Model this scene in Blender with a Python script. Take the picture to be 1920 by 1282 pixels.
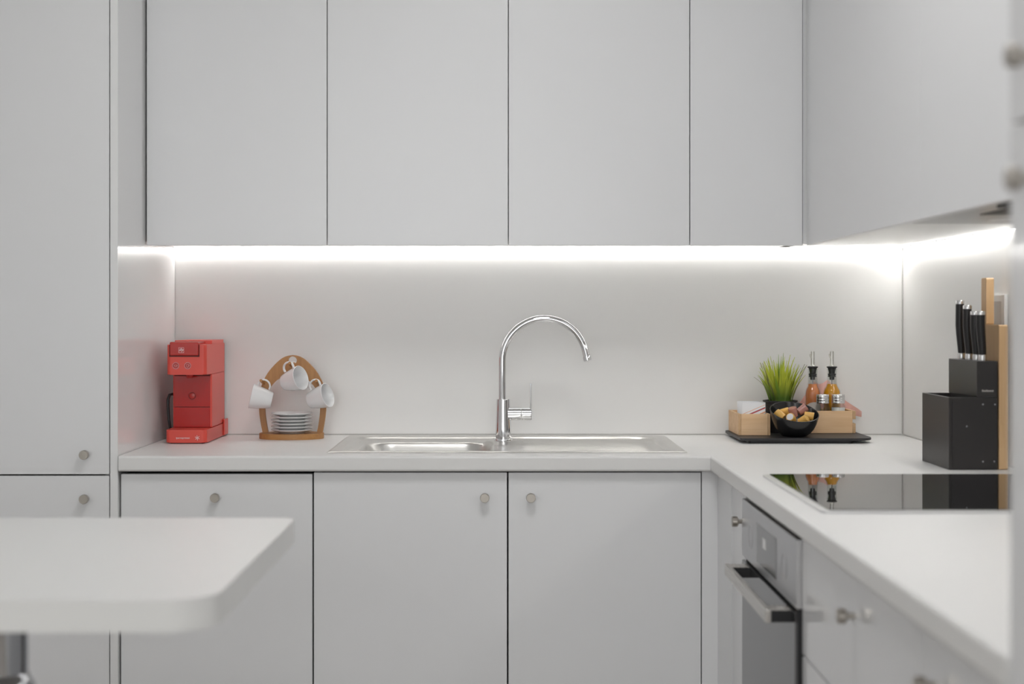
import bpy, bmesh, math, random
from mathutils import Vector, Matrix
random.seed(7)
for o in list(bpy.data.objects):
    bpy.data.objects.remove(o)
scene = bpy.context.scene
COL = scene.collection

# ------------------------------------------------------------------ camera
CZ = 1.2265                       # eye height; camera looks along +Y, Y = distance
cam_data = bpy.data.cameras.new('camera')
cam_data.sensor_width = 36.0
cam_data.lens = 2750.0 * 36.0 / 1920.0
cam_data.shift_x = 20.0 / 1920.0
cam_data.shift_y = -51.0 / 1920.0
cam_data.clip_start = 0.05
cam_data.dof.use_dof = True
cam_data.dof.focus_distance = 3.72
cam_data.dof.aperture_fstop = 2.8
cam = bpy.data.objects.new('camera', cam_data)
cam.location = (0, 0, CZ)
cam.rotation_euler = (math.pi / 2, 0, 0)
COL.objects.link(cam)
scene.camera = cam

# ------------------------------------------------------------------ world, exposure, light levels
world = bpy.data.worlds.new('world')
scene.world = world
world.use_nodes = True
world.node_tree.nodes['Background'].inputs[0].default_value = (0.9, 0.95, 1.0, 1)
world.node_tree.nodes['Background'].inputs[1].default_value = 0.3
scene.view_settings.view_transform = 'Standard'
scene.view_settings.look = 'None'
scene.view_settings.gamma = 1.0
scene.view_settings.use_curve_mapping = False
scene.view_settings.exposure = 0.61
# added soft frontal fill light, set at the made-up window behind the camera
fill_lamp = bpy.data.lights.new('frontal_fill', 'AREA')
fill_lamp.shape = 'RECTANGLE'; fill_lamp.size = 2.6; fill_lamp.size_y = 1.55; fill_lamp.energy = 26.0; fill_lamp.color = (0.98, 0.99, 1.0)
fill_lamp_ob = bpy.data.objects.new('frontal_fill', fill_lamp)
fill_lamp_ob.location = (-0.3, -2.58, 1.60)
fill_lamp_ob.rotation_euler = (math.pi / 2, 0, 0)      # shines along +Y, into the room
COL.objects.link(fill_lamp_ob)
CEIL_POWER = 8.3                  # emission of the ceiling light panels
LED_POWER = 12.5                  # emission of the strips under the wall cabinets

# ------------------------------------------------------------------ materials
def mat(name, col, rough=0.5, metal=0.0, spec=0.5, coat=0.0, coat_rough=0.05, trans=0.0, ior=1.5,
        noise=None, emit=None, emit_strength=0.0, sss=0.0):
    m = bpy.data.materials.new(name)
    m.use_nodes = True
    nt = m.node_tree
    b = nt.nodes['Principled BSDF']
    b.inputs['Base Color'].default_value = (*col, 1)
    b.inputs['Roughness'].default_value = rough
    b.inputs['Metallic'].default_value = metal
    b.inputs['Specular IOR Level'].default_value = spec
    b.inputs['Coat Weight'].default_value = coat
    b.inputs['Coat Roughness'].default_value = coat_rough
    b.inputs['Transmission Weight'].default_value = trans
    b.inputs['IOR'].default_value = ior
    if sss:
        b.inputs['Subsurface Weight'].default_value = sss
    if emit:
        b.inputs['Emission Color'].default_value = (*emit, 1)
        b.inputs['Emission Strength'].default_value = emit_strength
    if noise:
        scale, amt = noise
        tc = nt.nodes.new('ShaderNodeTexCoord')
        nz = nt.nodes.new('ShaderNodeTexNoise')
        nz.inputs['Scale'].default_value = scale
        nz.inputs['Detail'].default_value = 3
        rp = nt.nodes.new('ShaderNodeMapRange')
        rp.inputs['To Min'].default_value = 1 - amt
        rp.inputs['To Max'].default_value = 1 + amt
        mx = nt.nodes.new('ShaderNodeVectorMath')
        mx.operation = 'SCALE'
        mx.inputs[0].default_value = col
        nt.links.new(tc.outputs['Object'], nz.inputs['Vector'])
        nt.links.new(nz.outputs['Fac'], rp.inputs['Value'])
        nt.links.new(rp.outputs['Result'], mx.inputs['Scale'])
        nt.links.new(mx.outputs[0], b.inputs['Base Color'])
    return m

def wood(name, c1, c2, scale=30.0, stretch=(1, 1, 0.08), rough=0.5):
    m = mat(name, c1, rough)
    nt = m.node_tree
    b = nt.nodes['Principled BSDF']
    tc = nt.nodes.new('ShaderNodeTexCoord')
    mp = nt.nodes.new('ShaderNodeMapping')
    mp.inputs['Scale'].default_value = stretch
    nz = nt.nodes.new('ShaderNodeTexNoise')
    nz.inputs['Scale'].default_value = scale
    nz.inputs['Detail'].default_value = 6
    nz.inputs['Roughness'].default_value = 0.65
    cr = nt.nodes.new('ShaderNodeValToRGB')
    cr.color_ramp.elements[0].position = 0.32
    cr.color_ramp.elements[0].color = (*c2, 1)
    cr.color_ramp.elements[1].position = 0.68
    cr.color_ramp.elements[1].color = (*c1, 1)
    nt.links.new(tc.outputs['Object'], mp.inputs['Vector'])
    nt.links.new(mp.outputs['Vector'], nz.inputs['Vector'])
    nt.links.new(nz.outputs['Fac'], cr.inputs['Fac'])
    nt.links.new(cr.outputs['Color'], b.inputs['Base Color'])
    return m

def brushed(name, col, rough=0.3, stretch=(2, 2, 300), amt=0.08):
    m = mat(name, col, rough, metal=1.0)
    nt = m.node_tree
    b = nt.nodes['Principled BSDF']
    tc = nt.nodes.new('ShaderNodeTexCoord')
    mp = nt.nodes.new('ShaderNodeMapping')
    mp.inputs['Scale'].default_value = stretch
    nz = nt.nodes.new('ShaderNodeTexNoise')
    nz.inputs['Scale'].default_value = 3.0
    rp = nt.nodes.new('ShaderNodeMapRange')
    rp.inputs['To Min'].default_value = rough - amt
    rp.inputs['To Max'].default_value = rough + amt
    nt.links.new(tc.outputs['Object'], mp.inputs['Vector'])
    nt.links.new(mp.outputs['Vector'], nz.inputs['Vector'])
    nt.links.new(nz.outputs['Fac'], rp.inputs['Value'])
    nt.links.new(rp.outputs['Result'], b.inputs['Roughness'])
    return m

M = {}
M['door'] = mat('white_lacquer', (0.80, 0.804, 0.815), 0.28, noise=(3.0, 0.006))
M['gloss_door'] = mat('white_gloss_lacquer', (0.80, 0.804, 0.815), 0.10, noise=(3.0, 0.006))
M['panel'] = mat('white_gloss_panel', (0.83, 0.83, 0.83), 0.05, noise=(3.0, 0.006))
M['splash'] = mat('white_splash_panel', (0.84, 0.833, 0.818), 0.30, noise=(2.0, 0.008))
M['carcass'] = mat('white_carcass', (0.80, 0.80, 0.80), 0.45, noise=(4.0, 0.01))
M['underside'] = mat('white_gloss_underside', (0.82, 0.82, 0.81), 0.30, noise=(3.0, 0.006))
M['worktop'] = mat('white_laminate', (0.785, 0.78, 0.77), 0.38, noise=(60.0, 0.008))
M['table'] = mat('white_table_laminate', (0.75, 0.748, 0.735), 0.35, noise=(40.0, 0.008))
M['plaster'] = mat('white_plaster', (0.82, 0.82, 0.81), 0.85, noise=(12.0, 0.02))
M['floor'] = mat('brown_floor', (0.30, 0.26, 0.22), 0.35, noise=(5.0, 0.06))
M['chrome'] = mat('chrome', (0.74, 0.74, 0.755), 0.05, metal=1.0, noise=(8.0, 0.01))
M['dark_chrome'] = mat('column_chrome', (0.42, 0.43, 0.45), 0.12, metal=1.0, noise=(8.0, 0.01))
M['steel'] = brushed('brushed_sink_steel', (0.64, 0.63, 0.61), 0.33, (4, 4, 4), 0.05)
M['knob'] = brushed('satin_nickel', (0.44, 0.41, 0.37), 0.32, (60, 60, 60), 0.08)
M['oven_steel'] = brushed('oven_steel', (0.50, 0.50, 0.51), 0.32, (200, 2, 2), 0.06)
M['handle_steel'] = brushed('oven_handle_steel', (0.58, 0.56, 0.53), 0.28, (200, 2, 200), 0.06)
M['black_plastic'] = mat('black_plastic', (0.008, 0.008, 0.010), 0.4, noise=(50.0, 0.1))
M['oven_glass'] = mat('oven_glass', (0.035, 0.036, 0.038), 0.04, ior=2.0, noise=(3.0, 0.05))
M['hob_glass'] = mat('hob_glass', (0.010, 0.010, 0.011), 0.02, ior=2.1, noise=(3.0, 0.05))
M['display'] = mat('oven_display', (0.16, 0.16, 0.165), 0.12, noise=(5.0, 0.03))
M['aluminium'] = mat('aluminium', (0.75, 0.75, 0.75), 0.35, metal=1.0, noise=(30.0, 0.02))
M['led'] = mat('led_diffuser', (0.9, 0.9, 0.9), 0.5, emit=(1.0, 0.985, 0.96), emit_strength=LED_POWER, noise=(3.0, 0.005))
M['lamp'] = mat('ceiling_lamp_diffuser', (0.9, 0.9, 0.9), 0.5, emit=(1.0, 0.995, 0.985), emit_strength=CEIL_POWER, noise=(3.0, 0.005))
M['red'] = mat('red_plastic', (0.70, 0.072, 0.050), 0.32, noise=(20.0, 0.02))
M['red_gloss'] = mat('red_gloss_plastic', (0.44, 0.016, 0.014), 0.12, noise=(20.0, 0.02))
M['red_lid'] = mat('red_lid_plastic', (0.46, 0.026, 0.020), 0.25, noise=(20.0, 0.02))
M['print_white'] = mat('white_print', (0.86, 0.78, 0.78), 0.5, noise=(50.0, 0.01))
M['print_pink'] = mat('pink_print', (0.85, 0.50, 0.50), 0.5, noise=(50.0, 0.01))
M['print_grey'] = mat('grey_print', (0.62, 0.46, 0.50), 0.4, noise=(50.0, 0.01))
M['dark_red'] = mat('dark_red_gap', (0.10, 0.008, 0.006), 0.6, noise=(20.0, 0.02))
M['cable'] = mat('black_cable', (0.015, 0.015, 0.017), 0.35, noise=(80.0, 0.1))
M['bamboo'] = wood('bamboo_rack', (0.50, 0.25, 0.085), (0.36, 0.165, 0.052), 22.0, (3, 3, 0.25), 0.42)
M['bamboo_h'] = wood('bamboo_base', (0.50, 0.25, 0.085), (0.36, 0.165, 0.052), 22.0, (0.25, 3, 3), 0.42)
M['pine'] = wood('pine_box', (0.86, 0.60, 0.36), (0.77, 0.50, 0.27), 26.0, (0.2, 3, 3), 0.5)
M['pine_end'] = wood('pine_end_grain', (0.70, 0.47, 0.27), (0.56, 0.35, 0.18), 60.0, (3, 1, 1), 0.55)
M['board'] = wood('beech_board', (0.78, 0.53, 0.29), (0.70, 0.45, 0.23), 18.0, (3, 3, 0.2), 0.5)
M['porcelain'] = mat('white_porcelain', (0.82, 0.82, 0.825), 0.12, coat=0.3, noise=(20.0, 0.005))
M['slate'] = mat('slate_tray', (0.022, 0.021, 0.023), 0.45, noise=(60.0, 0.3))
M['black_bowl'] = mat('black_ceramic', (0.010, 0.010, 0.011), 0.22, noise=(20.0, 0.1))
M['pot'] = mat('black_pot', (0.018, 0.016, 0.018), 0.5, noise=(30.0, 0.1))
M['soil'] = mat('dark_soil', (0.03, 0.025, 0.015), 0.9, noise=(90.0, 0.5))
M['sweet_yellow'] = mat('yellow_wrapper', (0.72, 0.42, 0.10), 0.3, noise=(90.0, 0.12))
M['sweet_pink'] = mat('mauve_wrapper', (0.42, 0.20, 0.17), 0.25, noise=(90.0, 0.15))
M['sweet_end'] = mat('white_wrapper_end', (0.78, 0.76, 0.78), 0.3, noise=(90.0, 0.04))
def thin_glass(name, tint):
    m = bpy.data.materials.new(name); m.use_nodes = True
    nt = m.node_tree; nt.nodes.clear()
    out = nt.nodes.new('ShaderNodeOutputMaterial')
    mix = nt.nodes.new('ShaderNodeMixShader')
    lw = nt.nodes.new('ShaderNodeLayerWeight'); lw.inputs['Blend'].default_value = 0.5
    pw = nt.nodes.new('ShaderNodeMath'); pw.operation = 'POWER'; pw.inputs[1].default_value = 4.0
    fr = nt.nodes.new('ShaderNodeMath'); fr.operation = 'MULTIPLY_ADD'
    fr.inputs[1].default_value = 0.22; fr.inputs[2].default_value = 0.03
    nt.links.new(lw.outputs['Facing'], pw.inputs[0]); nt.links.new(pw.outputs[0], fr.inputs[0])
    tr = nt.nodes.new('ShaderNodeBsdfTransparent'); tr.inputs['Color'].default_value = (*tint, 1)
    gl = nt.nodes.new('ShaderNodeBsdfGlossy'); gl.inputs['Roughness'].default_value = 0.03
    nt.links.new(fr.outputs[0], mix.inputs[0]); nt.links.new(tr.outputs[0], mix.inputs[1])
    nt.links.new(gl.outputs[0], mix.inputs[2]); nt.links.new(mix.outputs[0], out.inputs[0])
    return m
M['glass'] = thin_glass('clear_glass', (0.95, 0.96, 0.955))
M['oil_peach'] = mat('amber_vinegar', (0.93, 0.34, 0.13), 0.05, trans=0.3, ior=1.36, noise=(30.0, 0.03))
M['oil_gold'] = mat('golden_oil', (0.95, 0.46, 0.02), 0.05, trans=0.35, ior=1.40, noise=(30.0, 0.03))
M['label_paper'] = mat('bottle_label', (0.62, 0.58, 0.55), 0.5, noise=(70.0, 0.08))
M['rubber'] = mat('black_rubber', (0.014, 0.014, 0.015), 0.5, noise=(60.0, 0.1))
M['spout_steel'] = mat('pourer_steel', (0.62, 0.61, 0.58), 0.28, metal=1.0, noise=(40.0, 0.03))
M['cap'] = mat('jar_cap_steel', (0.72, 0.72, 0.72), 0.24, metal=1.0, noise=(60.0, 0.03))
M['salt'] = mat('salt', (0.88, 0.88, 0.88), 0.8, noise=(300.0, 0.06))
M['pepper'] = mat('pale_spice', (0.55, 0.47, 0.40), 0.8, noise=(300.0, 0.25))
M['cloth'] = mat('pink_cloth', (0.95, 0.62, 0.57), 0.8, noise=(120.0, 0.06))
M['knife_block'] = mat('black_lacquer_block', (0.030, 0.027, 0.027), 0.38, noise=(40.0, 0.05))
M['knife_handle'] = mat('black_knife_handle', (0.010, 0.009, 0.010), 0.3, noise=(60.0, 0.1))
M['socket'] = mat('white_socket_plastic', (0.84, 0.84, 0.84), 0.3, noise=(30.0, 0.004))
M['socket_grey'] = mat('grey_socket_insert', (0.55, 0.52, 0.50), 0.35, noise=(30.0, 0.01))
M['hood'] = mat('hood_grey', (0.50, 0.50, 0.50), 0.3, metal=0.5, noise=(30.0, 0.02))
M['hood_dark'] = mat('hood_dark', (0.06, 0.06, 0.06), 0.5, noise=(30.0, 0.05))
M['silicone'] = mat('grey_silicone', (0.52, 0.51, 0.49), 0.5, noise=(60.0, 0.03))
M['gap'] = mat('black_gap', (0.012, 0.012, 0.012), 0.7, noise=(30.0, 0.1))

# grass blade: green base to lime tip (its own colouring, along the blade)
def grass_mat(name, lo, hi):
    m = mat(name, lo, 0.45)
    nt = m.node_tree
    b = nt.nodes['Principled BSDF']
    tc = nt.nodes.new('ShaderNodeTexCoord')
    sx = nt.nodes.new('ShaderNodeSeparateXYZ')
    cr = nt.nodes.new('ShaderNodeValToRGB')
    cr.color_ramp.elements[0].position = 0.15
    cr.color_ramp.elements[0].color = (*lo, 1)
    cr.color_ramp.elements[1].position = 0.75
    cr.color_ramp.elements[1].color = (*hi, 1)
    nt.links.new(tc.outputs['Generated'], sx.inputs[0])
    nt.links.new(sx.outputs['Z'], cr.inputs['Fac'])
    nt.links.new(cr.outputs['Color'], b.inputs['Base Color'])
    b.inputs['Subsurface Weight'].default_value = 0.0
    return m
M['grass_a'] = grass_mat('lime_grass', (0.09, 0.17, 0.020), (0.56, 0.62, 0.06))
M['grass_b'] = grass_mat('green_grass', (0.09, 0.17, 0.022), (0.26, 0.40, 0.05))
M['grass_c'] = grass_mat('dull_grass', (0.08, 0.12, 0.03), (0.24, 0.22, 0.12))

# sachet paper with diagonal red and orange bands (flat print)
def sachet_mat():
    m = mat('printed_sachet_paper', (0.84, 0.85, 0.87), 0.45)
    nt = m.node_tree
    b = nt.nodes['Principled BSDF']
    tc = nt.nodes.new('ShaderNodeTexCoord')
    sx = nt.nodes.new('ShaderNodeSeparateXYZ')
    nt.links.new(tc.outputs['Object'], sx.inputs[0])
    ma = nt.nodes.new('ShaderNodeMath'); ma.operation = 'MULTIPLY_ADD'
    ma.inputs[1].default_value = -0.42
    nt.links.new(sx.outputs['X'], ma.inputs[0])
    nt.links.new(sx.outputs['Z'], ma.inputs[2])      # z - 0.42 x
    cr = nt.nodes.new('ShaderNodeValToRGB')
    cr.color_ramp.interpolation = 'CONSTANT'
    mr = nt.nodes.new('ShaderNodeMapRange')
    mr.inputs['From Min'].default_value = 0.0
    mr.inputs['From Max'].default_value = 0.1
    nt.links.new(ma.outputs[0], mr.inputs['Value'])
    W = (0.84, 0.85, 0.87, 1)
    stops = [(0.0, W), (0.40, (0.80, 0.40, 0.22, 1)), (0.44, W), (0.51, (0.45, 0.07, 0.08, 1)), (0.55, W),
             (0.60, (0.80, 0.45, 0.30, 1)), (0.615, W)]
    el = cr.color_ramp.elements
    el[0].position, el[0].color = stops[0]
    el[1].position, el[1].color = stops[1]
    for p, c in stops[2:]:
        e = el.new(p); e.color = c
    nt.links.new(mr.outputs['Result'], cr.inputs['Fac'])
    nt.links.new(cr.outputs['Color'], b.inputs['Base Color'])
    return m
M['sachet_print'] = sachet_mat()
M['sachet'] = mat('white_sachet_paper', (0.80, 0.81, 0.83), 0.45, noise=(60.0, 0.02))

# ------------------------------------------------------------------ geometry helpers
def add_box(bm, x0, x1, y0, y1, z0, z1, bev=0.0, seg=2):
    r = bmesh.ops.create_cube(bm, size=1.0)
    vs = r['verts']
    for v in vs:
        v.co = Vector((x0 + (v.co.x + .5) * (x1 - x0), y0 + (v.co.y + .5) * (y1 - y0), z0 + (v.co.z + .5) * (z1 - z0)))
    if bev > 0:
        es = list({e for v in vs for e in v.link_edges})
        bmesh.ops.bevel(bm, geom=es, offset=bev, segments=seg, affect='EDGES', profile=0.5)
    return bm

def box(x0, x1, y0, y1, z0, z1, bev=0.0, seg=2):
    return add_box(bmesh.new(), x0, x1, y0, y1, z0, z1, bev, seg)

def add_lathe(bm, prof, seg=32, mtx=None, close=True):
    """prof: list of (r, z) revolved about local Z; mtx places it."""
    mtx = mtx or Matrix()
    rings = []
    for r, z in prof:
        if r < 1e-6:
            rings.append([bm.verts.new(mtx @ Vector((0, 0, z)))])
        else:
            rings.append([bm.verts.new(mtx @ Vector((r * math.cos(2 * math.pi * k / seg), r * math.sin(2 * math.pi * k / seg), z))) for k in range(seg)])
    for a, b in zip(rings[:-1], rings[1:]):
        for k in range(seg):
            k2 = (k + 1) % seg
            if len(a) == 1 and len(b) == 1:
                continue
            if len(a) == 1:
                bm.faces.new((a[0], b[k2], b[k]))
            elif len(b) == 1:
                bm.faces.new((a[k], a[k2], b[0]))
            else:
                bm.faces.new((a[k], a[k2], b[k2], b[k]))
    bmesh.ops.recalc_face_normals(bm, faces=bm.faces)
    return bm

def lathe(prof, seg=32, mtx=None):
    return add_lathe(bmesh.new(), prof, seg, mtx)

def add_tube(bm, pts, rad, seg=12, caps=True, flat=None):
    """sweep a circle (or ellipse when flat=(a,b)) along pts; rad may be a list."""
    pts = [Vector(p) for p in pts]
    n = len(pts)
    rads = rad if isinstance(rad, (list, tuple)) else [rad] * n
    t0 = (pts[1] - pts[0]).normalized()
    up = Vector((0, 0, 1)) if abs(t0.z) < 0.9 else Vector((0, 1, 0))
    nrm = (up - t0 * up.dot(t0)).normalized()
    rings = []
    for i, p in enumerate(pts):
        if i == 0: t = (pts[1] - pts[0])
        elif i == n - 1: t = (pts[-1] - pts[-2])
        else: t = (pts[i + 1] - pts[i - 1])
        t.normalize()
        nrm = (nrm - t * nrm.dot(t)).normalized()
        bi = t.cross(nrm)
        ring = []
        for k in range(seg):
            a = 2 * math.pi * k / seg
            ca, sa = math.cos(a), math.sin(a)
            if flat:
                ring.append(bm.verts.new(p + nrm * ca * flat[0] + bi * sa * flat[1]))
            else:
                ring.append(bm.verts.new(p + (nrm * ca + bi * sa) * rads[i]))
        rings.append(ring)
    for a, b in zip(rings[:-1], rings[1:]):
        for k in range(seg):
            k2 = (k + 1) % seg
            bm.faces.new((a[k], a[k2], b[k2], b[k]))
    if caps:
        bm.faces.new(list(reversed(rings[0])))
        bm.faces.new(rings[-1])
    bmesh.ops.recalc_face_normals(bm, faces=bm.faces)
    return bm

def tube(pts, rad, seg=12, caps=True, flat=None):
    return add_tube(bmesh.new(), pts, rad, seg, caps, flat)

def rounded_prism(outline, z0, z1, bev=0.0, seg=3):
    """outline: list of (x, y) counter-clockwise -> solid, with bevelled rims."""
    bm = bmesh.new()
    lo = [bm.verts.new((x, y, z0)) for x, y in outline]
    hi = [bm.verts.new((x, y, z1)) for x, y in outline]
    n = len(lo)
    bm.faces.new(list(reversed(lo)))
    bm.faces.new(hi)
    for k in range(n):
        k2 = (k + 1) % n
        bm.faces.new((lo[k], lo[k2], hi[k2], hi[k]))
    if bev:
        es = [e for e in bm.edges if abs(e.verts[0].co.z - e.verts[1].co.z) < 1e-7]
        bmesh.ops.bevel(bm, geom=es, offset=bev, segments=seg, affect='EDGES', profile=0.5)
    return bm

def round_rect(x0, x1, y0, y1, r, n=8):
    if not isinstance(r, (list, tuple)):
        r = [r] * 4                      # corners: (x0,y0) (x1,y0) (x1,y1) (x0,y1)
    pts = []
    for (cx, cy, a0, rr) in ((x0, y0, 180, r[0]), (x1, y0, 270, r[1]), (x1, y1, 0, r[2]), (x0, y1, 90, r[3])):
        sx = cx + (rr if cx == x0 else -rr)
        sy = cy + (rr if cy == y0 else -rr)
        for k in range(n + 1):
            a = math.radians(a0 + 90 * k / n)
            pts.append((sx + rr * math.cos(a), sy + rr * math.sin(a)))
    return pts

WL = {}                                   # world location of every object's origin
def link(name, bm, material, parent=None, local=False, angle=40, origin=None):
    me = bpy.data.meshes.new(name)
    if parent is None and origin is None and len(bm.verts):
        xs = [v.co.x for v in bm.verts]; ys = [v.co.y for v in bm.verts]; zs = [v.co.z for v in bm.verts]
        origin = ((min(xs) + max(xs)) / 2, (min(ys) + max(ys)) / 2, min(zs))
    off = Vector((0, 0, 0))
    if not local:
        off = Vector(origin) if parent is None else WL[parent.name]
        bmesh.ops.translate(bm, verts=bm.verts, vec=-off)
    for f in bm.faces:
        f.smooth = True
    bm.to_mesh(me)
    bm.free()
    me.set_sharp_from_angle(angle=math.radians(angle))
    me.materials.append(M[material] if isinstance(material, str) else material)
    o = bpy.data.objects.new(name, me)
    COL.objects.link(o)
    if angle < 100:
        wn = o.modifiers.new('weighted_normal', 'WEIGHTED_NORMAL')
        wn.weight = 100; wn.keep_sharp = True
    if parent is None:
        if not local:
            o.location = off
        WL[o.name] = off.copy()
    else:
        o.parent = parent
        WL[o.name] = WL[parent.name].copy()
    return o

def tag(o, label, cat, group=None):
    o['label'] = label
    o['category'] = cat
    if group: o['group'] = group
    return o

def thing(name, label, cat, loc, group=None):
    o = bpy.data.objects.new(name, None)
    o.empty_display_size = 0.05
    o.location = loc
    COL.objects.link(o)
    WL[o.name] = Vector(loc)
    return tag(o, label, cat, group)

def struct(name, bm, material):
    o = link(name, bm, material)
    o['kind'] = 'structure'
    return o

def text_bm(body, size, extrude=0.0002, shear=0.0, align='CENTER'):
    cu = bpy.data.curves.new('lettering', 'FONT')
    cu.body = body; cu.size = size; cu.extrude = extrude; cu.shear = shear
    cu.align_x = align; cu.align_y = 'CENTER'
    ob = bpy.data.objects.new('lettering', cu)
    COL.objects.link(ob)
    bpy.context.view_layer.update()
    me = bpy.data.meshes.new_from_object(ob.evaluated_get(bpy.context.evaluated_depsgraph_get()))
    bm = bmesh.new(); bm.from_mesh(me)
    bpy.data.objects.remove(ob); bpy.data.curves.remove(cu); bpy.data.meshes.remove(me)
    # stand it up: text X -> X, text Y -> Z, facing -Y
    bmesh.ops.transform(bm, matrix=Matrix.Rotation(math.pi / 2, 4, 'X'), verts=bm.verts)
    return bm

def moved(bm, v):
    bmesh.ops.translate(bm, verts=bm.verts, vec=Vector(v))
    return bm

FACE_X = Matrix.Rotation(-math.pi / 2, 4, 'Y')      # local +Z -> -X (faces left)
FACE_Y = Matrix.Rotation(math.pi / 2, 4, 'X')       # local +Z -> -Y (faces the camera)
KNOB = [(0, 0), (0.0045, 0), (0.0045, 0.009), (0.0062, 0.011), (0.0095, 0.0120), (0.0108, 0.0135), (0.0108, 0.0228),
        (0.0100, 0.0240), (0, 0.0240)]
def knob(parent, pos, facing):
    rot = FACE_Y if facing == 'y' else FACE_X
    return link('knob', lathe(KNOB, 20, Matrix.Translation(pos) @ rot), 'knob', parent, angle=25)

# ------------------------------------------------------------------ key planes
TOP = 0.900            # worktop surface
YB = 3.990             # backsplash face
XR = 1.0925            # right backsplash face
XL = -0.888            # side of the tall cabinet
YF = 3.410             # base door plane (back run)
XF = 0.503             # base door plane (right run)
YU, XU = 3.650, 0.758  # wall-cabinet door planes
DB = CZ + 0.1726       # lower edge of the wall-cabinet doors
UB = CZ + 0.1830       # underside of the wall cabinets
HT = 2.40              # top of the cabinets

# ------------------------------------------------------------------ room shell
struct('floor', box(-1.95, 1.25, -2.7, 4.15, -0.05, 0.0), 'floor')
struct('ceiling', box(-1.95, 1.25, -2.7, 4.15, 2.70, 2.75), 'plaster')
struct('wall_back', box(-1.95, 1.25, 4.000, 4.15, 0.0, 2.70), 'plaster')
struct('wall_right', box(1.1025, 1.25, -2.7, 3.9995, 0.0, 2.70), 'plaster')
struct('wall_left', box(-1.95, -1.80, -2.7, 3.9995, 0.0, 2.70), 'plaster')
bm = bmesh.new()
WX0, WX1, WZ0, WZ1 = -1.7, 1.05, 0.75, 2.45
add_box(bm, -1.7995, WX0, -2.7, -2.55, 0.0, 2.70); add_box(bm, WX1, 1.102, -2.7, -2.55, 0.0, 2.70)
add_box(bm, WX0, WX1, -2.7, -2.55, 0.0, WZ0); add_box(bm, WX0, WX1, -2.7, -2.55, WZ1, 2.70)
struct('wall_front', bm, 'plaster')
bm = bmesh.new()
for k in range(3):
    xk = WX0 + (WX1 - WX0 - 0.05) * k / 2
    add_box(bm, xk, xk + 0.05, -2.66, -2.60, WZ0, WZ1)
add_box(bm, WX0, WX1, -2.66, -2.60, WZ0, WZ0 + 0.05); add_box(bm, WX0, WX1, -2.66, -2.60, WZ1 - 0.05, WZ1)
win = struct('added_window_1', bm, 'door')  # unseen window, added to go with the frontal fill light
for k in range(2):
    xk = WX0 + 0.05 + (WX1 - WX0 - 0.05) * k / 2
    link('pane', box(xk, xk + (WX1 - WX0 - 0.05) / 2 - 0.05, -2.632, -2.628, WZ0 + 0.05, WZ1 - 0.05), 'glass', win)
struct('baseboard_back', box(-0.885, 0.545, 3.460, 3.478, 0.0, 0.098, 0.001), 'door')
struct('baseboard_right', box(0.553, 0.571, 1.402, 3.455, 0.0, 0.098, 0.001), 'door')

# backsplash panels
tag(link('backsplash_panel', box(XL + 0.0005, 1.0915, YB, 3.9995, TOP + 0.0005, UB + 0.05, 0.0005), 'splash'),
    'wide off-white backsplash panel on the wall behind sink and tap', 'backsplash')
tag(link('backsplash_panel', box(XR, 1.102, 1.402, YB - 0.0008, TOP + 0.0005, UB + 0.05, 0.0005), 'splash'),
    'off-white backsplash panel on the side wall behind knife block', 'backsplash')
tag(link('sealing_strip', box(XL + 0.002, 1.088, YB - 0.0035, YB - 0.0002, TOP + 0.0002, TOP + 0.0035, 0.0008), 'silicone'),
    'thin grey sealing strip between worktop and wide backsplash', 'sealing strip')
tag(link('sealing_strip', box(XR - 0.004, XR - 0.0002, 1.41, YB - 0.005, TOP + 0.0002, TOP + 0.004, 0.0008), 'silicone'),
    'thin grey sealing strip between worktop and side backsplash', 'sealing strip')
tag(link('sealing_strip', box(XR - 0.0035, XR - 0.0002, YB - 0.0035, YB - 0.0002, TOP + 0.0045, UB - 0.016, 0.0008), 'silicone'),
    'thin grey upright strip in the corner of the two backsplashes', 'sealing strip')

# ------------------------------------------------------------------ ceiling lamps (outside the frame, they light the room)
for lx, ly, lab in ((0.05, 2.15, 'square ceiling light panel in front of the sink'),
                    (-0.40, -1.30, 'unseen square fill light panel added on the ceiling behind the viewer')):  # rear panel is an unseen lamp added for ambient fill
    t = thing('ceiling_light', lab, 'ceiling light', (lx, ly, 2.699), 'ceiling light panels')
    bm = bmesh.new()
    for a in (-1, 1):
        add_box(bm, lx + a * 0.305 - 0.012, lx + a * 0.305 + 0.012, ly - 0.317, ly + 0.317, 2.680, 2.6995)
        add_box(bm, lx - 0.293, lx + 0.293, ly + a * 0.305 - 0.012, ly + a * 0.305 + 0.012, 2.680, 2.6995)
    link('frame', bm, 'aluminium', t)
    link('diffuser', box(lx - 0.292, lx + 0.292, ly - 0.292, ly + 0.292, 2.684, 2.6995), 'lamp', t)

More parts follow.
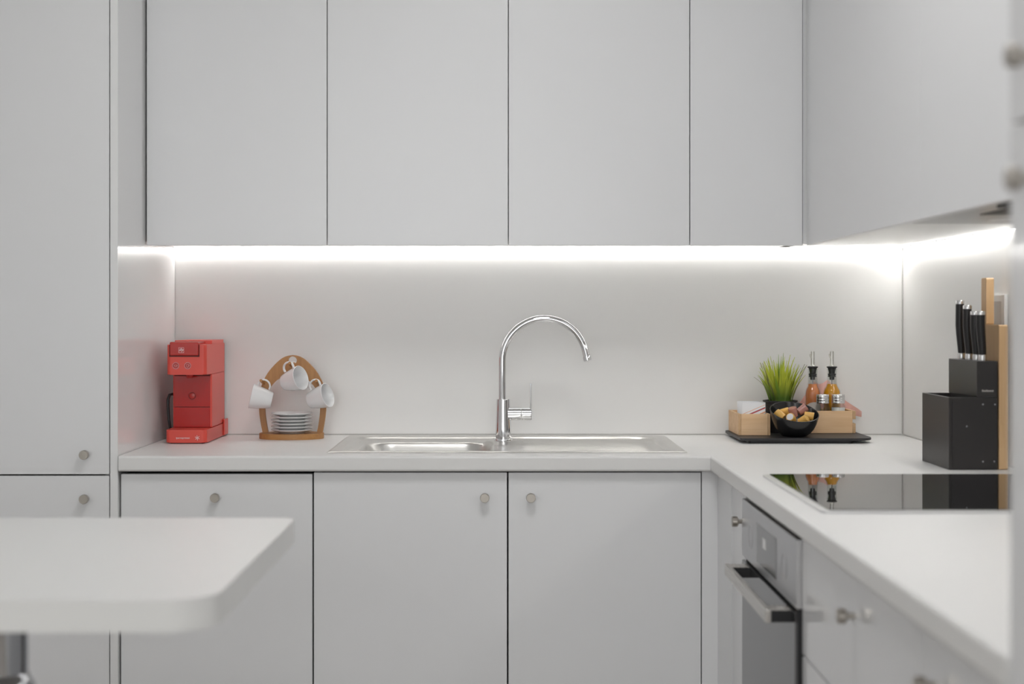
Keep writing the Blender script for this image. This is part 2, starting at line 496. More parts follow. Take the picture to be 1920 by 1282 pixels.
# ------------------------------------------------------------------ tall cabinet, left
def carcass(x0, x1, y0, y1, z0, z1, open_side, top=True, t=0.016):
    bm = bmesh.new()
    if open_side == 'y':
        add_box(bm, x0, x0 + t, y0, y1, z0, z1); add_box(bm, x1 - t, x1, y0, y1, z0, z1)
        add_box(bm, x0 + t, x1 - t, y1 - 0.008, y1, z0 + t, z1 - (t if top else 0))
        add_box(bm, x0 + t, x1 - t, y0, y1, z0, z0 + t)
        if top: add_box(bm, x0 + t, x1 - t, y0, y1, z1 - t, z1)
    else:
        add_box(bm, x0, x1, y0, y0 + t, z0, z1); add_box(bm, x0, x1, y1 - t, y1, z0, z1)
        add_box(bm, x1 - 0.008, x1, y0 + t, y1 - t, z0 + t, z1 - (t if top else 0))
        add_box(bm, x0, x1, y0 + t, y1 - t, z0, z0 + t)
        if top: add_box(bm, x0, x1, y0 + t, y1 - t, z1 - t, z1)
    return bm

t = thing('tall_cabinet', 'tall white cabinet with two stacked doors left of the coffee machine', 'cabinet', (-1.2, 3.7, 0.0))
link('body', carcass(-1.520, -0.9065, 3.4185, 3.998, 0.002, HT, 'y'), 'carcass', t)
link('side_panel', box(-0.906, XL, 3.396, 3.9985, 0.002, HT, 0.0012), 'panel', t)
d1 = link('door', box(-1.518, -0.9085, 3.398, 3.417, 0.8570, HT, 0.0015), 'door', t)
knob(d1, (-0.962, 3.398, 0.9035), 'y')
d2 = link('door', box(-1.518, -0.9085, 3.398, 3.417, 0.100, 0.8535, 0.0015), 'door', t)
knob(d2, (-0.962, 3.398, 0.8015), 'y')
link('plinth', box(-1.518, -0.9085, 3.450, 3.468, 0.002, 0.097), 'door', t)

# ------------------------------------------------------------------ base units, back run
t = thing('dishwasher', 'slim dishwasher behind a white front under the coffee machine', 'dishwasher', (-0.662, 3.7, 0.0))
link('body', box(-0.880, -0.442, 3.432, 3.96, 0.104, 0.8565, 0.003), 'gap', t)
d = link('door_panel', box(-0.8845, -0.4395, YF, 3.429, 0.102, 0.8565, 0.0015), 'door', t)
knob(d, (-0.6625, YF, 0.803), 'y')
link('foot', box(-0.86, -0.46, 3.50, 3.90, 0.0, 0.1035), 'gap', t)

t = thing('sink_cabinet', 'white double-door base cabinet under the steel sink', 'cabinet', (0.0149, 3.7, 0.0))
link('body', carcass(-0.4365, 0.4655, 3.431, 3.985, 0.100, 0.8625, 'y', top=False), 'carcass', t)
d = link('door', box(-0.4360, 0.0132, YF, 3.429, 0.102, 0.8600, 0.0015), 'door', t)
knob(d, (-0.0385, YF, 0.803), 'y')
d = link('door', box(0.0166, 0.4640, YF, 3.429, 0.102, 0.8600, 0.0015), 'door', t)
knob(d, (0.0685, YF, 0.803), 'y')
link('plinth_leg', box(-0.40, 0.43, 3.55, 3.90, 0.0, 0.0995), 'gap', t)

# ------------------------------------------------------------------ base units, right run
t = thing('corner_cabinet', 'white corner base cabinet with a narrow door beside the oven', 'cabinet', (0.75, 3.5, 0.0))
link('body', box(0.525, 1.085, 3.018, 3.985, 0.100, 0.862, 0.001), 'carcass', t)
link('filler', box(0.4662, XF + 0.018, YF, 3.4285, 0.102, 0.8625, 0.001), 'door', t)
link('filler', box(XF, XF + 0.018, 3.2035, 3.4092, 0.102, 0.8625, 0.001), 'door', t)
d = link('door', box(XF, XF + 0.019, 3.0165, 3.2005, 0.102, 0.8600, 0.0015), 'gloss_door', t)
knob(d, (XF, 3.047, 0.797), 'x')
link('leg', box(0.60, 1.05, 3.10, 3.95, 0.0, 0.0995), 'gap', t)

OY0, OY1 = 2.4530, 3.0130
t = thing('oven', 'built-in steel oven with dark glass door under the hob', 'oven', (0.78, 2.76, 0.0))
link('body', box(XF + 0.024, 1.06, OY0 + 0.003, OY1 - 0.003, 0.262, 0.8480, 0.002), 'gap', t)
OX = XF - 0.009                         # the oven front stands proud of the cabinet fronts
cp = link('control_panel', box(OX, OX + 0.022, OY0, OY1 - 0.002, 0.7335, 0.8505, 0.002), 'oven_steel', t)
link('edge_frame', box(OX + 0.001, OX + 0.0225, OY0, OY0 + 0.0120, 0.270, 0.7320, 0.001), 'black_plastic', t)
link('display', box(OX - 0.0008, OX + 0.001, 2.635, 2.835, 0.7500, 0.8250, 0.0003), 'display', cp)
link('symbol', box(OX - 0.0012, OX - 0.0009, 2.735, 2.768, 0.787, 0.806), 'socket', cp)
for yk in (2.560, 2.905):
    link('touch_dial', lathe([(0.021, 0.0), (0.0225, 0.0008), (0.024, 0.0)], 32,
         Matrix.Translation((OX, yk, 0.787)) @ FACE_X), 'oven_steel', cp)
link('gap', box(OX + 0.010, OX + 0.0235, OY0 + 0.0135, OY1 - 0.003, 0.7255, 0.7330), 'gap', t)
dr = link('glass_door', box(OX, OX + 0.022, OY0 + 0.014, OY1 - 0.002, 0.270, 0.7250, 0.002), 'oven_glass', t)
h = link('handle', box(OX - 0.045, OX - 0.035, 2.492, 2.952, 0.7030, 0.7260, 0.0015), 'handle_steel', dr)
for ya in (2.494, 2.916):
    link('handle_bracket', box(OX - 0.0348, OX + 0.0005, ya, ya + 0.034, 0.7035, 0.7235, 0.001), 'black_plastic', dr)
    link('bracket_cover', box(OX - 0.0348, OX - 0.0005, ya, ya + 0.034, 0.7238, 0.7258, 0.0003), 'handle_steel', dr)
link('base_panel', box(XF, XF + 0.019, OY0, OY1, 0.102, 0.260, 0.0015), 'door', t)
link('leg', box(0.60, 1.05, 2.50, 2.98, 0.0, 0.2615), 'gap', t)

t = thing('drawer_cabinet', 'white drawer base cabinet nearer than the oven, knob in its middle', 'cabinet', (0.78, 2.1, 0.0))
link('body', box(0.525, 1.085, 1.768, 2.451, 0.100, 0.8625, 0.001), 'carcass', t)
d = link('drawer', box(XF, XF + 0.019, 1.769, 2.4505, 0.6595, 0.8600, 0.0015), 'gloss_door', t)
knob(d, (XF, 2.092, 0.797), 'x')
d = link('drawer', box(XF, XF + 0.019, 1.769, 2.4505, 0.382, 0.6562, 0.0015), 'gloss_door', t)
knob(d, (XF, 2.092, 0.60), 'x')
d = link('drawer', box(XF, XF + 0.019, 1.769, 2.4505, 0.102, 0.3788, 0.0015), 'gloss_door', t)
knob(d, (XF, 2.092, 0.32), 'x')
link('leg', box(0.60, 1.05, 1.80, 2.42, 0.0, 0.0995), 'gap', t)

t = thing('base_cabinet', 'white single-door base cabinet at the near end of the worktop', 'cabinet', (0.78, 1.58, 0.0))
link('body', box(0.525, 1.085, 1.404, 1.7645, 0.100, 0.8625, 0.001), 'carcass', t)
d = link('door', box(XF, XF + 0.019, 1.4045, 1.7655, 0.102, 0.8600, 0.0015), 'gloss_door', t)
knob(d, (XF, 1.700, 0.797), 'x')
link('leg', box(0.60, 1.05, 1.43, 1.74, 0.0, 0.0995), 'gap', t)

# tall unit at the right edge of the picture
TX = 0.485
t = thing('tall_cabinet', 'tall white cabinet at the right edge, closest to the viewer', 'cabinet', (0.8, 1.1, 0.0))
link('body', carcass(TX + 0.021, 1.10, 0.790, 1.400, 0.002, HT, 'x'), 'carcass', t)
d = link('door', box(TX, TX + 0.019, 0.792, 1.399, 1.4085, HT, 0.0015), 'gloss_door', t)
knob(d, (TX, 1.337, 1.4625), 'x')
d = link('door', box(TX, TX + 0.019, 0.792, 1.399, 0.102, 1.4050, 0.0015), 'gloss_door', t)
knob(d, (TX, 1.337, 1.3505), 'x')
link('plinth', box(TX + 0.05, TX + 0.068, 0.80, 1.39, 0.0025, 0.0985), 'door', t)

# ------------------------------------------------------------------ wall cabinets
xs = [-0.8835, -0.4335, 0.0175, 0.4690, 0.7505]
labs = ['white wall cabinet above the coffee machine, next to the tall cabinet',
        'white wall cabinet above the cup rack, left of the tap',
        'white wall cabinet directly above the tap',
        'narrow white wall cabinet at the corner, above the oil bottles']
for i in range(4):
    x0, x1 = xs[i], xs[i + 1]
    t = thing('wall_cabinet', labs[i], 'cabinet', ((x0 + x1) / 2, 3.82, UB), 'wall cabinets above the sink worktop')
    link('body', box(x0 - (0.002 if i == 0 else 0), x1 - 0.0006, YU + 0.0215, YB + 0.0085, UB, HT, 0.0006), 'underside', t)
    link('door', box(x0 + 0.0010, x1 - 0.0010, YU, YU + 0.019, DB, HT, 0.0012), 'door', t)
link('corner_filler', box(0.7512, 0.7785, YU + 0.0065, YU + 0.0205, DB + 0.004, HT, 0.0005), 'door', t)
ys = [3.642, 2.652, 2.052, 1.404]
labs = ['white wall cabinet on the side wall, next to the corner',
        'white wall cabinet on the side wall above the cooker hood',
        'white wall cabinet on the side wall beside the tall cabinet']
for i in range(3):
    y1, y0 = ys[i], ys[i + 1]
    t = thing('wall_cabinet', labs[i], 'cabinet', (0.93, (y0 + y1) / 2, UB), 'wall cabinets on the side wall')
    link('body', box(XU + 0.0215, XR - 0.0006 + 0.009, y0 + 0.0006, (YB + 0.0085) if i == 0 else y1 - 0.0006, UB, HT, 0.0006), 'underside', t)
    link('door', box(XU, XU + 0.019, y0 + 0.0010, y1 - 0.0010, DB, HT, 0.0012), 'door', t)

# light strips tucked under the wall cabinets, against the backsplash
def strip(x0, x1, y0, y1, along, label):
    t = thing('led_strip', label, 'light strip', ((x0 + x1) / 2, (y0 + y1) / 2, UB - 0.012), 'light strips under the wall cabinets')
    bm = bmesh.new()
    e = 0.0012
    add_box(bm, x0, x1, y0, y1, UB - 0.0014, UB - 0.0003)
    link('profile', bm, 'carcass', t)
    if along == 'x':
        link('diffuser', box(x0 + 0.001, x1 - 0.001, y0 + e + 0.0002, y1, UB - 0.0023, UB - 0.0015), 'led', t)
    else:
        link('diffuser', box(x0 + e + 0.0002, x1, y0 + 0.001, y1 - 0.001, UB - 0.0023, UB - 0.0015), 'led', t)
strip(XL + 0.001, 1.074, YB - 0.0150, YB - 0.0006, 'x', 'glowing light strip under the wall cabinets along the sink wall')
strip(XR - 0.0150, XR - 0.0006, 1.41, YB - 0.017, 'y', 'glowing light strip under the wall cabinets along the side wall')

# cooker hood, built in under the side wall cabinets
t = thing('cooker_hood', 'flat grey cooker hood under the side wall cabinets', 'cooker hood', (0.92, 2.5, UB - 0.01))
link('body', rounded_prism(round_rect(0.784, 1.060, 2.205, 2.815, 0.012, 4), UB - 0.0085, UB - 0.0004, 0.0015, 2), 'hood', t)
link('filter', box(0.83, 1.01, 2.27, 2.545, UB - 0.0100, UB - 0.0086), 'hood_dark', t)
link('switch_bar', box(0.786, 0.806, 2.230, 2.330, UB - 0.0140, UB - 0.0086, 0.002), 'hood_dark', t)
link('lamp_glass', lathe([(0, 0), (0.03, 0), (0.03, 0.0012), (0, 0.0012)], 24, Matrix.Translation((0.92, 2.68, UB - 0.0098))), 'socket', t)

# ------------------------------------------------------------------ worktop (two boards, joined at the corner)
def slab_with_hole(xb, yb, hole, z0, z1):
    bm = bmesh.new()
    vd = {}
    def V(i, j, z):
        k = (i, j, z)
        if k not in vd: vd[k] = bm.verts.new((xb[i], yb[j], z))
        return vd[k]
    nx, ny = len(xb) - 1, len(yb) - 1
    solid = lambda i, j: 0 <= i < nx and 0 <= j < ny and (i, j) not in hole
    for i in range(nx):
        for j in range(ny):
            if not solid(i, j): continue
            bm.faces.new((V(i, j, z1), V(i + 1, j, z1), V(i + 1, j + 1, z1), V(i, j + 1, z1)))
            bm.faces.new((V(i, j, z0), V(i, j + 1, z0), V(i + 1, j + 1, z0), V(i + 1, j, z0)))
            if not solid(i - 1, j): bm.faces.new((V(i, j, z0), V(i, j, z1), V(i, j + 1, z1), V(i, j + 1, z0)))
            if not solid(i + 1, j): bm.faces.new((V(i + 1, j, z0), V(i + 1, j + 1, z0), V(i + 1, j + 1, z1), V(i + 1, j, z1)))
            if not solid(i, j - 1): bm.faces.new((V(i, j, z0), V(i + 1, j, z0), V(i + 1, j, z1), V(i, j, z1)))
            if not solid(i, j + 1): bm.faces.new((V(i, j + 1, z0), V(i, j + 1, z1), V(i + 1, j + 1, z1), V(i + 1, j + 1, z0)))
    bmesh.ops.recalc_face_normals(bm, faces=bm.faces)
    return bm
WX, WY = 0.483, 3.390
SX0, SX1, SY0, SY1 = -0.4135, 0.4410, 3.467, 3.932
t = thing('worktop', 'white L-shaped worktop carrying the sink, hob and coffee machine', 'worktop', (0.1, 3.69, TOP - 0.036))
bm = slab_with_hole([XL + 0.0025, SX0 + 0.018, SX1 - 0.018, WX, 1.092], [WY, SY0 + 0.016, SY1 - 0.016, YB - 0.0004], {(1, 1)}, TOP - 0.036, TOP)
es = [e for e in bm.edges if all(abs(v.co.y - WY) < 1e-6 and v.co.x < WX + 1e-6 for v in e.verts)
      and abs(e.verts[0].co.z - e.verts[1].co.z) < 1e-6]
bmesh.ops.bevel(bm, geom=es, offset=0.006, segments=4, affect='EDGES', profile=0.5)
link('board', bm, 'worktop', t)
bm = slab_with_hole([WX, 1.092], [1.4025, WY - 0.0008], set(), TOP - 0.036, TOP)
es = [e for e in bm.edges if all(abs(v.co.x - WX) < 1e-6 for v in e.verts) and abs(e.verts[0].co.z - e.verts[1].co.z) < 1e-6]
bmesh.ops.bevel(bm, geom=es, offset=0.006, segments=4, affect='EDGES', profile=0.5)
link('board', bm, 'worktop', t)
link('joint_strip', box(WX + 0.002, 1.09, WY - 0.00078, WY - 0.00002, TOP - 0.034, TOP - 0.0006), 'silicone', t)

# ------------------------------------------------------------------ sink
def sstep(a, b, x):
    t_ = max(0.0, min(1.0, (x - a) / (b - a)))
    return t_ * t_ * (3 - 2 * t_)
def rr_dist(x, y, x0, x1, y0, y1, r):
    """signed distance to a rounded rectangle, negative inside"""
    cx, cy = (x0 + x1) / 2, (y0 + y1) / 2
    qx = abs(x - cx) - ((x1 - x0) / 2 - r)
    qy = abs(y - cy) - ((y1 - y0) / 2 - r)
    return math.hypot(max(qx, 0), max(qy, 0)) + min(max(qx, qy), 0) - r
FX, FY = 0.0050, 3.770            # tap position
def sink_z(x, y):
    z = 0.0004 + 0.0028 * sstep(0.0, 0.006, -rr_dist(x, y, SX0, SX1, SY0, SY1, 0.006))
    rec = sstep(0.0, 0.016, -rr_dist(x, y, SX0 + 0.030, SX1 - 0.028, SY0 + 0.022, SY1 - 0.022, 0.05))
    ledge = 1 - sstep(0.030, 0.050, math.hypot((x - FX) * 0.9, (y - FY - 0.03) * 0.55))
    rec *= (1 - ledge)
    z -= 0.0075 * rec
    # drainer grooves, fanning from the bowl to the far right corner
    if x > 0.02:
        f = sstep(0.03, 0.07, x) * (1 - sstep(0.34, 0.39, x)) * rec
        yy = 3.66 + (y - 3.66) * (1.0 + 0.55 * (x - 0.03)) - 0.10 * (x - 0.03)
        z += f * 0.0022 * math.cos(2 * math.pi * yy / 0.036)
    bowl = sstep(0.0, 0.045, -rr_dist(x, y, -0.350, -0.020, 3.505, 3.805, 0.075))
    z -= bowl * 0.145
    return z
bm = bmesh.new()
NX, NY = 300, 170
grid = [[bm.verts.new((SX0 + (SX1 - SX0) * i / NX, SY0 + (SY1 - SY0) * j / NY,
         TOP + sink_z(SX0 + (SX1 - SX0) * i / NX, SY0 + (SY1 - SY0) * j / NY))) for j in range(NY + 1)] for i in range(NX + 1)]
for i in range(NX):
    for j in range(NY):
        bm.faces.new((grid[i][j], grid[i + 1][j], grid[i + 1][j + 1], grid[i][j + 1]))
t = thing('sink', 'inset stainless steel sink with left bowl and ribbed drainer', 'sink', (0.0137, 3.70, TOP))
link('basin', bm, 'steel', t, angle=180)
link('drain', lathe([(0, 0.004), (0.018, 0.004), (0.030, 0.006), (0.040, 0.004), (0.042, 0.001), (0.042, 0.0)], 32,
     Matrix.Translation((-0.185, 3.655, TOP - 0.1495))), 'chrome', t)

# ------------------------------------------------------------------ tap
bz = TOP + 0.0033
t = thing('tap', 'chrome swan-neck mixer tap standing on the steel sink', 'tap', (FX, FY, bz))
T0 = Matrix.Translation((FX, FY, bz))
link('base_ring', lathe([(0, 0), (0.0232, 0), (0.0232, 0.004), (0.0222, 0.0058), (0.0205, 0.006), (0, 0.006)], 40, T0), 'chrome', t)
link('body', lathe([(0, 0.006), (0.0205, 0.006), (0.0200, 0.03), (0.0187, 0.06), (0.0176, 0.085), (0.0173, 0.1045), (0.0166, 0.1068),
                    (0.0105, 0.1072), (0, 0.1072)], 40, T0), 'chrome', t)
px = FX - 0.0025
R = 0.1080
zc = CZ - (676 - 590) / 2750 * FY
pts = [(px, FY, bz + 0.1070), (px, FY, bz + 0.15), (px, FY, zc - 0.02)]
cxx = px + R
for k in range(0, 29):
    a = math.pi - (math.pi - math.radians(14)) * k / 28
    pts.append((cxx + R * math.cos(a), FY, zc + R * math.sin(a)))
tx, tz = math.sin(math.radians(14)), -math.cos(math.radians(14))
e = Vector(pts[-1]); tip = e + Vector((tx * 0.016, 0, tz * 0.016))
pts.append(tip)
link('spout', tube(pts, 0.0090, 24), 'chrome', t)
link('aerator', tube([tip - Vector((tx, 0, tz)) * 0.001, tip + Vector((tx, 0, tz)) * 0.003, tip + Vector((tx, 0, tz)) * 0.010, tip + Vector((tx, 0, tz)) * 0.0112],
     [0.0100, 0.0104, 0.0104, 0.0092], 24), 'chrome', t)
vz = bz + 0.0690
RX = Matrix.Rotation(math.pi / 2, 4, 'Y')
link('valve', lathe([(0, 0.012), (0.0160, 0.012), (0.0162, 0.0445), (0.0155, 0.0455), (0, 0.0455)], 32, Matrix.Translation((FX, FY, vz)) @ RX), 'chrome', t)
hc = link('handle_cap', lathe([(0, 0.0462), (0.0158, 0.0462), (0.0163, 0.0475), (0.0163, 0.0710), (0.0152, 0.0730), (0, 0.0735)], 32, Matrix.Translation((FX, FY, vz)) @ RX), 'chrome', t)
bm = bmesh.new()
add_box(bm, FX + 0.0682, FX + 0.0724, FY - 0.0125, FY + 0.0125, vz + 0.002, vz + 0.0780, 0.0012)
link('lever', bm, 'chrome', hc)

# ------------------------------------------------------------------ hob
t = thing('hob', 'black glass hob with steel frame set on the worktop', 'hob', (0.78, 2.685, TOP))
HX0, HX1, HY0, HY1 = 0.5265, 1.040, 2.407, 2.963
link('frame', rounded_prism(round_rect(HX0, HX1, HY0, HY1, 0.012, 5), TOP + 0.0002, TOP + 0.0046, 0.001, 2), 'aluminium', t)
link('glass', rounded_prism(round_rect(HX0 + 0.013, HX1 - 0.012, HY0 + 0.011, HY1 - 0.006, 0.008, 5), TOP + 0.0047, TOP + 0.0058, 0.0005, 2), 'hob_glass', t)

# ------------------------------------------------------------------ coffee machine
MX0, MX1 = -0.8485, -0.7480
t = thing('coffee_machine', 'red capsule coffee machine in the left corner of the worktop', 'coffee machine', ((MX0 + MX1) / 2, 3.84, TOP))
bm = rounded_prism(round_rect(MX0 - 0.0015, MX1 + 0.0015, 3.712, 3.972, [0.012, 0.012, 0.004, 0.004], 6), TOP + 0.0025, TOP + 0.0350, 0.0025, 3)
base = link('base', bm, 'red', t)
link('foot', rounded_prism(round_rect(MX0 + 0.008, MX1 - 0.008, 3.722, 3.965, 0.006, 4), TOP, TOP + 0.0027), 'dark_red', t)
bm = text_bm('iperespresso', 0.0068)
link('lettering', moved(bm, (-0.8060, 3.7116, TOP + 0.0150)), 'print_white', base)
bm = bmesh.new()
for k in range(6):
    a = math.radians(90 + 60 * k + 6)
    c = Vector((-0.7695, 3.7116, TOP + 0.0150))
    u = Vector((math.cos(a), 0, math.sin(a))); n = Vector((-math.sin(a), 0, math.cos(a)))
    q = [c + u * 0.0008 - n * 0.0005, c + u * 0.0062 - n * 0.0006, c + u * 0.0062 + n * 0.0006, c + u * 0.0008 + n * 0.0005]
    f = [bm.verts.new(p) for p in q]; g = [bm.verts.new(p + Vector((0, 0.0003, 0))) for p in q]
    bm.faces.new(f); bm.faces.new(list(reversed(g)))
    for i in range(4): bm.faces.new((f[i], f[(i + 1) % 4], g[(i + 1) % 4], g[i]))
bmesh.ops.recalc_face_normals(bm, faces=bm.faces)
link('star_mark', bm, 'print_white', base)
# column behind the cup space
col = link('column', box(MX0, MX1, 3.790, 3.966, TOP + 0.0352, TOP + 0.1740, 0.003, 3), 'red', t)
link('front_panel', box(MX0 + 0.003, MX1 - 0.004, 3.7880, 3.7905, TOP + 0.0890, TOP + 0.1690, 0.0008), 'red_gloss', col)
link('front_panel', box(MX0 + 0.003, MX1 - 0.004, 3.7880, 3.7905, TOP + 0.0360, TOP + 0.0875, 0.0008), 'red_gloss', col)
link('round_button', lathe([(0, 0), (0.0080, 0), (0.0080, 0.0015), (0.0070, 0.0022), (0, 0.0026)], 24, Matrix.Translation((-0.7985, 3.7885, TOP + 0.1170)) @ FACE_Y), 'red_lid', col)
# head overhanging to the front
bm = rounded_prism(round_rect(MX0, MX1, 3.718, 3.966, [0.010, 0.010, 0.003, 0.003], 6), TOP + 0.1742, TOP + 0.2510, 0.003, 3)
head = link('head', bm, 'red', t)
bm = rounded_prism(round_rect(MX0 + 0.002, MX1 - 0.002, 3.800, 3.964, [0.003, 0.003, 0.006, 0.006], 5), TOP + 0.2512, TOP + 0.2600, 0.003, 3)
link('top_cover', bm, 'red', t)
lid = link('lid', box(MX0 + 0.0085, MX1 - 0.0190, 3.7135, 3.83, TOP + 0.2230, TOP + 0.2575, 0.003, 3), 'red_lid', t)
link('lid_gap', box(MX0 + 0.0065, MX1 - 0.0170, 3.7172, 3.80, TOP + 0.2200, TOP + 0.2506, 0.0003), 'dark_red', head)
link('panel_gap', box(MX0 + 0.003, MX1 - 0.004, 3.7890, 3.7903, TOP + 0.0872, TOP + 0.0893), 'dark_red', col)
link('panel_gap', box(MX0 + 0.003, MX1 - 0.004, 3.7890, 3.7903, TOP + 0.1688, TOP + 0.1720), 'dark_red', col)
link('button_seat', lathe([(0, 0), (0.0092, 0), (0.0092, 0.0008), (0, 0.0009)], 24, Matrix.Translation((-0.7985, 3.7882, TOP + 0.1170)) @ FACE_Y), 'dark_red', col)
# logo: square outline with slanted lettering
lx, lz, ly = -0.8105, TOP + 0.2370, 3.7132
bm = bmesh.new()
s, w = 0.0064, 0.0008
for a in (-1, 1):
    add_box(bm, lx + a * s - w / 2, lx + a * s + w / 2, ly, ly + 0.0004, lz - s - w / 2, lz + s + w / 2)
    add_box(bm, lx - s, lx + s, ly, ly + 0.0004, lz + a * s - w / 2, lz + a * s + w / 2)
link('logo_frame', bm, 'print_pink', lid)
link('logo_lettering', moved(text_bm('illy', 0.0105, shear=0.35), (lx - 0.0003, ly, lz + 0.0008)), 'print_white', lid)
# two round touch buttons with cup symbols
for kx, kind in ((-0.8255, 0), (-0.7950, 1)):
    bt = link('button', lathe([(0, 0), (0.0072, 0), (0.0072, 0.0008), (0, 0.0009)], 28, Matrix.Translation((kx, 3.7184, TOP + 0.1975)) @ FACE_Y), 'red_lid', head)
    bm = bmesh.new()
    pr = [(0.0074, 0), (0.0083, 0), (0.0083, 0.0009), (0.0074, 0.0009), (0.0074, 0)]
    add_lathe(bm, pr, 28, Matrix.Translation((kx, 3.7182, TOP + 0.1975)) @ FACE_Y)
    link('button_ring', bm, 'print_grey', head)
    hw, hh = (0.0032, 0.0020) if kind == 0 else (0.0026, 0.0038)
    zc_, yk = TOP + 0.1972, 3.7166
    ol = [(kx - hw, yk, zc_ + hh), (kx - hw * 0.85, yk, zc_ - hh * 0.5), (kx - hw * 0.45, yk, zc_ - hh), (kx + hw * 0.45, yk, zc_ - hh),
          (kx + hw * 0.85, yk, zc_ - hh * 0.5), (kx + hw, yk, zc_ + hh), (kx - hw, yk, zc_ + hh)]
    bm = tube(ol, 0.00042, 6)
    add_tube(bm, [(kx + hw, yk, zc_ + hh * 0.8), (kx + hw + 0.0016, yk, zc_ + hh * 0.5), (kx + hw + 0.0014, yk, zc_ - 0.0002), (kx + hw * 0.8, yk, zc_ - hh * 0.35)], 0.0004, 6)
    link('cup_symbol', bm, 'print_pink', head)
link('nozzle', lathe([(0, 0), (0.006, 0), (0.009, 0.006), (0.009, 0.010), (0, 0.010)], 20, Matrix.Translation((-0.7985, 3.757, TOP + 0.1640))), 'red_gloss', t)
link('water_tank', rounded_prism(round_rect(MX0 + 0.003, MX1 - 0.003, 3.9665, 3.985, 0.003, 4), TOP + 0.030, TOP + 0.248, 0.002, 2), 'dark_chrome', t)
link('rear_foot', box(MX1 + 0.0016, MX1 + 0.0060, 3.935, 3.984, TOP + 0.004, TOP + 0.046, 0.0015), 'red', t)
tag(link('power_cable', tube([(-0.8490, 3.835, TOP + 0.112), (-0.8545, 3.814, TOP + 0.121), (-0.8610, 3.806, TOP + 0.119), (-0.8640, 3.803, TOP + 0.108), (-0.8642, 3.802, TOP + 0.090),
     (-0.8620, 3.802, TOP + 0.055), (-0.8580, 3.804, TOP + 0.028), (-0.8550, 3.812, TOP + 0.011), (-0.8565, 3.84, TOP + 0.005), (-0.862, 3.965, TOP + 0.0045)], 0.0036, 10), 'cable'),
    'black power cable hanging beside the red coffee machine', 'cable')

# ------------------------------------------------------------------ bamboo cup rack
RXC, RY = -0.5545, 3.894                 # board mid-plane from RY to RY+0.012
t = thing('cup_rack', 'arched bamboo cup rack between coffee machine and sink', 'cup rack', (RXC, 3.88, TOP))
n = 48
bm = rounded_prism([(RXC + 0.0855 * math.cos(2 * math.pi * k / n), 3.880 + 0.060 * math.sin(2 * math.pi * k / n)) for k in range(n)], TOP, TOP + 0.0145, 0.0012, 2)
link('base', bm, 'bamboo_h', t)
outer = [(0.0797, 0.0146), (0.084, 0.035), (0.0885, 0.065), (0.0893, 0.09), (0.087, 0.118), (0.0825, 0.14), (0.0723, 0.162), (0.062, 0.178), (0.049, 0.1926),
         (0.038, 0.2035), (0.0255, 0.213), (0.013, 0.2178), (0.0, 0.2195)]
inner = [(0.0646, 0.0146), (0.069, 0.035), (0.0728, 0.065), (0.0738, 0.09), (0.0715, 0.115), (0.064, 0.127), (0.0555, 0.139), (0.0455, 0.150), (0.036, 0.157), (0.02, 0.164), (0.0, 0.1665)]
def smooth(pts, it=2):
    for _ in range(it):
        q = [pts[0]]
        for a, b in zip(pts[:-1], pts[1:]):
            q.append((a[0] * .75 + b[0] * .25, a[1] * .75 + b[1] * .25))
            q.append((a[0] * .25 + b[0] * .75, a[1] * .25 + b[1] * .75))
        q.append(pts[-1]); pts = q
    return pts
outer, inner = smooth(outer), smooth(inner)
loop = [(-x, z) for x, z in outer] + [(x, z) for x, z in reversed(outer[:-1])] + [(x, z) for x, z in inner] + [(-x, z) for x, z in reversed(inner[:-1])]
hole = [(0.0115 * math.cos(2 * math.pi * k / 28), 0.2065 + 0.0105 * math.sin(2 * math.pi * k / 28)) for k in range(28)]
hole = [(x, z - 0.0010) for x, z in hole]
cu = bpy.data.curves.new('arch', 'CURVE')
cu.dimensions = '2D'; cu.fill_mode = 'BOTH'; cu.extrude = 0.006
for pl in (loop, hole):
    sp = cu.splines.new('POLY'); sp.points.add(len(pl) - 1); sp.use_cyclic_u = True
    for k, (x, z) in enumerate(pl): sp.points[k].co = (x, z, 0, 1)
ob = bpy.data.objects.new('arch', cu); COL.objects.link(ob); bpy.context.view_layer.update()
me = bpy.data.meshes.new_from_object(ob.evaluated_get(bpy.context.evaluated_depsgraph_get()))
bm = bmesh.new(); bm.from_mesh(me)
bpy.data.objects.remove(ob); bpy.data.curves.remove(cu); bpy.data.meshes.remove(me)
bmesh.ops.transform(bm, matrix=Matrix.Translation((RXC, RY + 0.006, TOP)) @ Matrix.Rotation(math.pi / 2, 4, 'X'), verts=bm.verts)
bmesh.ops.remove_doubles(bm, verts=bm.verts, dist=1e-5)
bmesh.ops.recalc_face_normals(bm, faces=bm.faces)
link('arched_board', bm, 'bamboo', t, angle=30)
PEG = [(-0.0010, 0.1960), (-0.0765, 0.1500), (0.0690, 0.1500)]
for dx, dz in PEG:
    link('peg', tube([(RXC + dx, RY + 0.003, TOP + dz - 0.006), (RXC + dx, RY - 0.030, TOP + dz + 0.001), (RXC + dx, RY - 0.046, TOP + dz + 0.004)], [0.0042, 0.0042, 0.0038], 12), 'bamboo', t)
link('peg', tube([(RXC - 0.001, RY + 0.009, TOP + 0.190), (RXC - 0.001, RY + 0.040, TOP + 0.196)], 0.0042, 12), 'bamboo', t)

